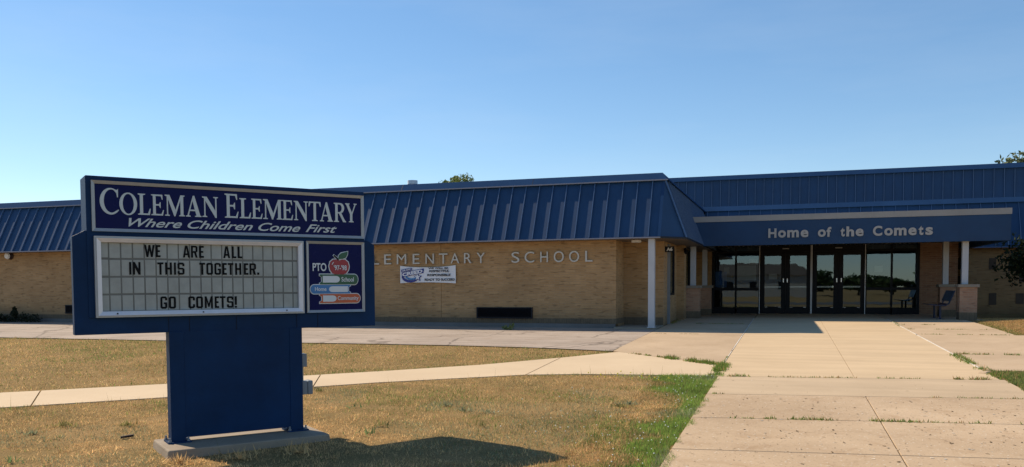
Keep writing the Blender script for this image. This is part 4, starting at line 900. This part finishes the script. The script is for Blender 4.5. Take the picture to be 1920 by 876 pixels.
def tree(name, base, height, crown_c, crown_r, nclump, nleaf, size, cols, label, group=None, clump=0.34, trunk=0.2, droop=0.0):
    t = tag(empty(name, base), label, "tree", group)
    bx, by, bz_ = base
    cs = []; rs = []
    for i in range(nclump):
        d = RNG.normal(size=3); d /= np.linalg.norm(d); r = RNG.random() ** 0.4
        cs.append([crown_c[j] + d[j] * crown_r[j] * r for j in range(3)])
        q = clump * (0.6 + 0.8 * RNG.random()); rs.append([crown_r[0] * q, crown_r[1] * q, crown_r[2] * q * 0.8])
    tb = MB(); top = Vector(crown_c)
    tb.tube([(bx, by, bz_ - .1), (bx + .05, by, bz_ + height * .2), (bx * .5 + top.x * .5, by * .5 + top.y * .5, bz_ + height * .45), tuple(top)], [trunk * 1.3, trunk, trunk * .75, trunk * .25], 10)
    for i in range(0, nclump, 2):
        s = Vector((bx * .5 + top.x * .5, by * .5 + top.y * .5, bz_ + height * .45)); e = Vector(cs[i]); m = (s + e) / 2 + Vector((0, 0, .15 * (e - s).length))
        tb.tube([tuple(s), tuple(m), tuple(e)], [trunk * .4, trunk * .22, trunk * .06], 6)
    tb.build("trunk", M['bark'], t)
    leafmesh("crown", cs, rs, nleaf, size, cols, M['leaf'], t, droop)
    return t
GR = [(0.05, 0.085, 0.022), (0.07, 0.105, 0.03), (0.04, 0.065, 0.02), (0.10, 0.13, 0.04)]
tree("roof_tree", (-25.0, 62, -0.06), 9.9, (-25.0, 62, 7.6), (1.75, 1.9, 2.25), 30, 7000, 0.10, [(0.15, 0.20, 0.06), (0.20, 0.24, 0.08), (0.10, 0.14, 0.04)], "light green treetop showing above the roof of the long left wing", clump=0.32)
tree("shade_tree", (16.4, 50, -0.06), 10, (16.2, 50, 6.75), (4.9, 4.0, 2.95), 80, 42000, 0.13, [(0.09, 0.115, 0.045), (0.13, 0.15, 0.065), (0.06, 0.075, 0.03)], "dark green tree rising behind the high roof at the far right", clump=0.24)
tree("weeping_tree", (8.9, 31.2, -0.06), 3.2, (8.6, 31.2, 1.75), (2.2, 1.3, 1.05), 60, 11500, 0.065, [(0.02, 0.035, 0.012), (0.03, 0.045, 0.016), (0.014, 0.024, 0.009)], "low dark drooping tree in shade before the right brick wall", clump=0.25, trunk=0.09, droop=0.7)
# trees and a house across the street (behind the camera; seen in the glass)
for i in range(26):
    x = -70 + 6.6 * i + random.uniform(-1.5, 1.5); y = -74 + random.uniform(-4, 4); h = random.uniform(2.8, 4.6)
    tree("street_tree", (x, y, -0.72), h, (x, y, h * .38), (random.uniform(3.2, 4.6), 2.0, h * .34), 14, 1300, 0.36, GR, "leafy tree in the row across the street behind the camera", "street trees behind the camera", clump=0.4)
hs = tag(empty("house", (-4, -64, -0.72)), "pale single storey house across the street behind the camera", "house")
MB().box(-13, 3, -68, -62, -0.72, 2.4).build("wall", M['housewall'], hs)
MB().hexa([(-13.4, -68.4, 2.4), (3.4, -68.4, 2.4), (3.4, -61.6, 2.4), (-13.4, -61.6, 2.4)], [(-11, -65.2, 4.2), (1, -65.2, 4.2), (1, -64.8, 4.2), (-11, -64.8, 4.2)]).build("roof", M['block'], hs)
for x in (-9, -5.5, -1.5): MB().box(x, x + 1.2, -62, -61.96, 0.3, 1.5).build("window", M['dark'], hs)

# shrub at the foot of the left wall
sh = tag(empty("shrub", (-26.6, 22.75, -0.17)), "dark straggly shrub at the foot of the far left brick wall", "shrub")
cs = [(-27.2 + .35 * i, 22.75, -0.02 + .05 * math.sin(i * 2)) for i in range(7)] + [(-26.05, 22.75, .16), (-26.02, 22.75, .28)]
rs = [(.3, .22, .2)] * 7 + [(.12, .1, .14), (.07, .07, .12)]
leafmesh("foliage", cs, rs, 1500, 0.04, [(0.02, 0.03, 0.014), (0.03, 0.04, 0.02), (0.014, 0.02, 0.01)], M['leaf'], sh)
MB().tube([(-26.03, 22.75, -.17), (-26.03, 22.75, .3)], .015, 6).build("stem", M['bark'], sh)

# ------------------------------------------------------------------ grass
def blades(name, x, y, zoff, length, width, col, lean=0.5, mat=None, vary=0.5, kind='stuff', label=None, cat=None, wind=(0, 0)):
    n = len(x); z = gza(x, y) + zoff
    a = RNG.random(n) * 2 * math.pi; L = length * (1 - vary + 2 * vary * RNG.random(n)); W = width * (0.7 + 0.6 * RNG.random(n))
    le = lean * (0.2 + RNG.random(n)) * L
    b = RNG.random(n) * 2 * math.pi
    dx = np.cos(a) * W / 2; dy = np.sin(a) * W / 2; tx = np.cos(b) * le + wind[0] * L; ty = np.sin(b) * le + wind[1] * L
    h = np.sqrt(np.maximum(L ** 2 - le ** 2, (0.25 * L) ** 2))
    v = np.empty((n, 3, 3))
    v[:, 0] = np.stack([x - dx, y - dy, z - .004], 1); v[:, 1] = np.stack([x + dx, y + dy, z - .004], 1); v[:, 2] = np.stack([x + tx, y + ty, z + h], 1)
    o = rawmesh(name, v.reshape(-1, 3), 3, np.repeat(col, 3, axis=0), mat or M['blade'])
    o["kind"] = kind
    if label: o["label"] = label
    if cat: o["category"] = cat
    return o

fx = np.array([p[0] for p in FRONT]); fy = np.array([p[1] for p in FRONT]); bx = np.array([p[0] for p in BACK[:-1]]); by = np.array([p[1] for p in BACK[:-1]])
STRAW = np.array([0.70, 0.475, 0.225]); BROWN = np.array([0.50, 0.31, 0.135]); OLIVE = np.array([0.27, 0.24, 0.09]); GREEN = np.array([0.165, 0.24, 0.06]); BRIGHT = np.array([0.26, 0.375, 0.075]); GREYG = np.array([0.27, 0.28, 0.16]); ORANGE = np.array([0.86, 0.54, 0.25])

def lawn_colour(x, y, g):
    """g: 0..1 chance that a blade is green"""
    n = len(x); r = RNG.random(n); q = RNG.random(n)[:, None]
    dry = np.where((RNG.random(n) < 0.45 + 0.5 * (vnoise(x, y, 0.9, 5) - .5))[:, None], STRAW * (0.75 + 0.5 * q), BROWN * (0.7 + 0.6 * q))
    gr = np.where((RNG.random(n) < 0.6)[:, None], GREEN * (0.7 + 0.7 * q), OLIVE * (0.7 + 0.6 * q))
    return np.where((r < g)[:, None], gr, dry)

def sign_local(x, y):
    dx = x - SLOC[0]; dy = y - SLOC[1]
    return dx * .62279 + dy * .78239, -(dx * .78239 - dy * .62279)

# foreground lawn
N = 280000
# density falls with distance from the camera
yy = 4.6 + 8.8 * RNG.random(N) ** 1.25; xx = -12.5 + 11.55 * RNG.random(N)
N2 = 60000                            # the watered strip beside the walkway grows thicker
yy = np.concatenate([yy, 6.0 + 7.3 * RNG.random(N2)]); xx = np.concatenate([xx, -0.9 - 1.0 * RNG.random(N2) ** 1.5])
edge_j = (vnoise(xx, yy, 0.16, 3) - .5) * .17
s_, t_ = sign_local(xx, yy)
keep = (yy < np.interp(xx, fx, fy) + .01 + edge_j * .6) & (xx < -0.985 + edge_j) & ~((s_ > -.11) & (s_ < 1.42) & (t_ > -.37) & (t_ < .34)) & (xx / yy > -1.32) & (xx / yy < -.06)
keep &= ~((vnoise(xx, yy, 0.33, 91) > .68) & (np.hypot(xx + 4.9, yy - 6.8) < 2.6) & (RNG.random(len(xx)) < .8))
xx, yy = xx[keep], yy[keep]
s_, t_ = sign_local(xx, yy)
e = -1.0 - xx
big = vnoise(xx, yy, 1.7, 21); med = vnoise(xx, yy, 0.55, 22)
wide = 0.30 + 0.55 * vnoise(yy, yy * 0 + 3, 2.0, 31) + 0.45 * np.clip((yy - 11.2) / 1.5, 0, 1)
g = np.clip(1.45 - e / wide + (med - .5) * 0.9, 0, 1)
dF = np.interp(xx, fx, fy) - yy
g = np.maximum(g, np.clip(1.1 - dF / 0.40 + (med - .5), 0, 1) * np.clip((xx + 5.0) / 3, 0.1, 1))
patch = np.clip((.6 * big + .55 * med - .60) * 2.2, 0, .5)
near = np.clip(1 - np.hypot((xx + 4.9) * .8, (yy - 6.8)) / 2.5, 0, 1)
g = np.maximum(g, 0.13 + patch * (1 - near * .95)) * (1 - .75 * near * (e > 2.5))
col = lawn_colour(xx, yy, g)
lush = (g > .72) & (RNG.random(len(xx)) < .6)
col[lush] = BRIGHT * (0.7 + 0.6 * RNG.random((lush.sum(), 1)))
dead = (RNG.random(len(xx)) < near * 1.25)
col[dead] = np.where((RNG.random(dead.sum()) < .5)[:, None], ORANGE, STRAW * 1.1) * (0.7 + 0.5 * RNG.random((dead.sum(), 1)))
greyp = (vnoise(xx, yy, 0.8, 44) > .72) & (RNG.random(len(xx)) < .5)
col[greyp] = GREYG * (0.7 + .6 * RNG.random((greyp.sum(), 1)))
clump = vnoise(xx, yy, 0.11, 51)
ln = 0.017 + 0.020 * clump + 0.022 * g
col = col * (0.72 + 0.5 * vnoise(xx, yy, 0.16, 81) + 0.16 * vnoise(xx, yy, 0.6, 82))[:, None]
blades("grass", xx, yy, 0.0, ln, 0.0075, col, 1.25, label="short dry lawn grass around the sign", cat="grass")
FGX, FGY, FGG = xx, yy, g

# lawn beyond the sidewalk
N = 180000
yy = 5.0 + 12.3 * RNG.random(N); xx = -27 + 24 * RNG.random(N)
edge_j = (vnoise(xx, yy, 0.2, 7) - .5) * .12
keep = (yy > np.interp(xx, bx, by) + .01 + edge_j) & (yy < 17.08 + edge_j * 1.5 - np.clip(xx + 6.0, 0, 3) * .16) & (xx / yy > -1.36) & (xx < -3.25) & ((yy - 16.5) < -(xx + 3.35) * 8)
xx, yy = xx[keep], yy[keep]
dB = yy - np.interp(xx, bx, by); dA = 17.05 - yy
med = vnoise(xx, yy, 0.7, 62); big = vnoise(xx, yy, 2.2, 63)
g = np.clip(1.15 - dB / .55 + (med - .5) * 1.2, 0, 1) * np.clip((xx + 12) / 5, .45, 1)
g = np.maximum(g, np.clip(.75 - dA / .9 + (med - .5) * .9, 0, .7)); g = np.maximum(g, .24 + np.clip((big - .55) * 2, 0, .4))
col = lawn_colour(xx, yy, g)
col = col * (0.74 + 0.36 * vnoise(xx, yy, 0.22, 83) + 0.22 * vnoise(xx, yy, 0.9, 84))[:, None]
tall = 0.017 + 0.03 * vnoise(xx, yy, .2, 64) + .02 * g
blades("grass", xx, yy, 0.0, tall, 0.012, col, 1.2, label="browned lawn between the sidewalk and the asphalt strip", cat="grass")

# lawn patches to the right of the walkway
N = 50000
xx = 2.9 + 4.6 * RNG.random(N * 2); yy = 9.0 + 5.9 * RNG.random(N * 2)
edge_j = (vnoise(xx, yy, 0.2, 9) - .5) * .2
k = (xx > 2.93 + edge_j) & (yy < 14.72 + edge_j) & (xx / yy < .55); x1, y1 = xx[k], yy[k]
xx = 4.8 + 6.0 * RNG.random(N * 2); yy = 22.0 + 7.6 * RNG.random(N * 2)
edge_j = (vnoise(xx, yy, 0.3, 10) - .5) * .25
k = (xx > 5.06 + edge_j + np.clip(yy - 26.5, 0, 3) * .15) & (yy > 22.2 + edge_j) & ~((xx < 5.5) & (yy > 27.7)); x2, y2 = xx[k], yy[k]
g1 = np.clip(.95 - .25 * (x1 - 2.9), .3, 1); g2 = np.clip(.85 - (x2 - 5.0) / .55, .10, .9)
c1 = lawn_colour(x1, y1, g1); c2 = lawn_colour(x2, y2, g2)
blades("grass", np.concatenate([x1, x2]), np.concatenate([y1, y2]), 0.0, np.concatenate([0.045 + 0 * x1, 0.04 + 0 * x2]), 0.014, np.concatenate([c1, c2]), 0.5, label="grass beside the right edge of the walkway", cat="grass")

PTS = [(-5.04, 9.13), (-4.17, 8.09), (-4.00, 9.52), (-3.63, 9.21), (-3.32, 9.18), (-6.19, 10.23), (-4.08, 7.66), (-3.09, 8.38), (-1.83, 10.15), (-7.57, 7.19), (-7.52, 6.74), (-6.87, 7.38), (-6.58, 5.66), (-4.65, 6.32), (-4.28, 6.69), (-5.07, 6.03), (-1.89, 9.94)]
# weeds rooted in the joints, and single tufts in the lawn
GG = (0.17, 0.25, 0.10); TUFTS = [(x_, y_, n_, l_, c_) for (x_, y_), n_, l_, c_ in zip(PTS, (18, 20, 50, 40, 40, 40, 18, 30, 90, 70, 40, 60, 20, 60, 60, 90, 70), (.07, .10, .05, .05, .05, .05, .08, .05, .045, .05, .05, .05, .06, .08, .08, .07, .04), [GG, OLIVE, GREYG, GREYG, GREYG, OLIVE, GG, OLIVE, GREYG, OLIVE, GREYG, OLIVE, GG, STRAW, STRAW, STRAW, OLIVE])]
wx, wy, wl_, wc = [], [], [], []
def weed(x0, y0, x1, y1, n, L=0.05, spread=.02, green=.8):
    n = int(n * 1.8); L = L * .72; t = RNG.random(n); c = vnoise(t * 6 + x0 * 3, t * 0 + y0, 0.8, 77)
    t = t[c > .42]; m = len(t)
    wx.append(x0 + (x1 - x0) * t + RNG.normal(size=m) * spread); wy.append(y0 + (y1 - y0) * t + RNG.normal(size=m) * spread); wl_.append(np.full(m, L) * (.5 + RNG.random(m)))
    q = RNG.random((m, 1)); wc.append(np.where(RNG.random((m, 1)) < green, np.where(RNG.random((m, 1)) < .5, GREEN, BRIGHT * .8) * (.6 + .7 * q), BROWN * (.6 + .5 * q)))
weed(-.95, 13.06, -.55, 13.12, 120, .07); weed(-.3, 13.12, 2.2, 13.45, 260, .045, .012, .55); weed(1.95, 13.4, 2.75, 13.52, 260, .07, .015, .6)
weed(-.2, jy(9.39, -.2), 1.3, jy(9.39, 1.3), 420, .055, .02, .75); weed(1.3, jy(9.39, 1.3), 2.4, jy(9.39, 2.4), 110, .045, .015, .7); weed(-.6, jy(9.39, -.6), -.2, jy(9.39, -.2), 70, .04, .012)
weed(-.98, 11.21, -.6, 11.25, 70, .04, .012, .6); weed(1.6, jy(11.2, 1.6), 2.9, jy(11.2, 2.9), 160, .04, .012, .6)
weed(-2.2, dg(-2.2), -1.08, dg(-1.08), 900, .085, .05); weed(-2.9, dg(-2.9), -2.2, dg(-2.2), 200, .045, .02, .6)
weed(-1.04, 13.2, -1.04, 14.9, 1300, .075, .05, .9); weed(2.91, 14.8, 2.91, 17.2, 500, .07, .05, .8); weed(2.93, 13.7, 2.93, 14.8, 350, .06, .04, .7)
weed(3.0, 22.15, 4.9, 22.15, 220, .04, .02, .7); weed(3.0, 17.35, 5.6, 17.35, 500, .055, .025, .7); weed(2.95, 23.9, 4.9, 23.9, 200, .045, .02, .6); weed(3.0, 25.6, 4.9, 25.6, 260, .05, .02, .6)
weed(-3.2, 21.3, -1.8, 21.3, 120, .03, .015, .5); weed(-2.6, 25.3, -1.2, 25.3, 160, .05, .02, .6); weed(-1.05, 15.0, -1.05, 16.0, 60, .04, .01)
weed(2.88, 24.8, 2.95, 27.5, 120, .05, .03); weed(-3.3, 25.1, -3.3, 27.0, 160, .07, .05, .5)
for (tx, ty, tn, tl, tg) in TUFTS:
    a_ = RNG.random(tn) * 6.28; r_ = np.abs(RNG.normal(size=tn)) * .06
    wx.append(tx + np.cos(a_) * r_ * 1.6); wy.append(ty + np.sin(a_) * r_); wl_.append(np.full(tn, tl) * (.5 + RNG.random(tn))); q = RNG.random((tn, 1))
    wc.append((np.array(tg)) * (.7 + .6 * q))
blades("weeds", np.concatenate(wx), np.concatenate(wy), .015, np.concatenate(wl_), .016, np.concatenate(wc), .9, vary=.2, label="weeds growing in the concrete joints", cat="weeds")
# taller seed stalks along lawn edges
def stalks(pts, h, col): 
    x = np.array([p[0] for p in pts]); y = np.array([p[1] for p in pts]); return x, y, np.full(len(pts), h), np.tile(np.array(col), (len(pts), 1))
sx = RNG.choice(len(FGX), 500); k = (np.interp(FGX[sx], fx, fy) - FGY[sx] < .35) | (RNG.random(500) < .12)
blades("seed_stalks", FGX[sx][k], FGY[sx][k], 0, np.full(k.sum(), .13), .006, np.where((RNG.random((k.sum(), 1)) < .5), STRAW, OLIVE) * np.ones((k.sum(), 1)), .25, label="thin seed stalks standing above the lawn", cat="grass")
# broad weed by the foot of the wall
wp = tag(empty("weed_plant", (-7.35, 22.0, -0.18)), "small pale green weed at the shadow edge below the wall vent", "weed")
leafmesh("leaves", [(-7.45, 22.0, -.10), (-7.25, 22.0, -.06), (-7.35, 21.98, -.13)], [(.10, .08, .05), (.08, .08, .07), (.12, .08, .05)], 60, .05, [(0.16, 0.20, 0.06), (0.22, 0.24, 0.09)], M['leaf'], wp)
MB().tube([(-7.35, 22, -.18), (-7.3, 22, -.05)], .006, 5).build("stem", M['bark'], wp)
# clover heads in the green edge
fl = MB(); fyel = MB()
idx = np.where((FGG > .30) & (FGX > -3.2))[0]; pick = RNG.choice(idx, 190)
def ball(mb, x, y, z, r):
    n = len(mb.v); mb.v += [(x, y, z + r), (x + r, y, z), (x, y + r, z), (x - r, y, z), (x, y - r, z), (x, y, z - r)]
    for f in ((0, 1, 2), (0, 2, 3), (0, 3, 4), (0, 4, 1), (5, 2, 1), (5, 3, 2), (5, 4, 3), (5, 1, 4)): mb.f.append(tuple(n + i for i in f))
for i in pick:
    ball(fl, FGX[i], FGY[i], gz(FGX[i], FGY[i]) + random.uniform(.035, .07), random.uniform(.004, .0085))
for _ in range(26):
    x = random.uniform(-3.0, -1.6); y = random.uniform(12.2, 12.9); ball(fyel, x, y, gz(x, y) + random.uniform(.05, .09), random.uniform(.008, .014))
tag(fl.build("clover_flowers", M['flower'], smooth=True), "white clover heads in the green edge of the lawn", "flowers", kind='stuff')
tag(fyel.build("yellow_flowers", M['flowery'], smooth=True), "tiny yellow flowers in the grass by the sidewalk corner", "flowers", kind='stuff')
# litter on the older slabs
n = 1700
lx = -0.98 + 3.9 * RNG.random(n); ly = 5.5 + 7.4 * RNG.random(n) ** .9
k = (RNG.random(n) < np.where(ly > 11.2, .12, 1)); lx, ly = lx[k], ly[k]; n = len(lx)
a = RNG.random(n) * 6.28; L = .004 + .014 * RNG.random(n) ** 3; Wd = L * (.25 + .4 * RNG.random(n)); z = gza(lx, ly) + .025
u = np.stack([np.cos(a), np.sin(a)], 1); vv = np.stack([-np.sin(a), np.cos(a)], 1)
P = np.stack([lx, ly], 1); q = np.empty((n, 4, 3))
for i, (s1, s2) in enumerate(((-1, -1), (1, -1), (1, 1), (-1, 1))):
    q[:, i, :2] = P + u * (s1 * L)[:, None] + vv * (s2 * Wd)[:, None]; q[:, i, 2] = z + (.006 if i in (1, 2) else 0) * RNG.random(n)
lc = np.where((RNG.random((n, 1)) < .55), np.array([0.10, 0.065, 0.035]), np.array([0.60, 0.52, 0.42])) * (.6 + .6 * RNG.random((n, 1)))
lo = rawmesh("leaf_litter", q.reshape(-1, 3), 4, np.repeat(lc, 4, axis=0), M['litter']); tag(lo, "bits of leaf litter and grit on the walkway slabs", "litter", kind='stuff')
# bits lying about
st = MB().hexa([(-6.41, 6.79, -.475), (-6.39, 6.76, -.475), (-6.335, 6.88, -.47), (-6.355, 6.90, -.47)], [(-6.41, 6.79, -.452), (-6.39, 6.76, -.452), (-6.335, 6.88, -.447), (-6.355, 6.90, -.447)])
tag(st.build("metal_strip", M['rust'], bevel=.003), "rusty dark iron strip lying in the dry grass left of the sign", "scrap metal")
cz = gz(0, 14.4) + .020
chm = MB().hexa([(2.74, 14.28, cz), (2.86, 14.22, cz), (2.99, 14.42, cz), (2.93, 14.52, cz), (2.82, 14.46, cz)], [(2.77, 14.31, cz + .022), (2.85, 14.26, cz + .025), (2.95, 14.42, cz + .03), (2.91, 14.48, cz + .025), (2.83, 14.43, cz + .02)])
tag(chm.build("concrete_chip", M['sidec'], bevel=.004), "broken pale concrete chip beside the right edge of the walkway", "concrete chip")
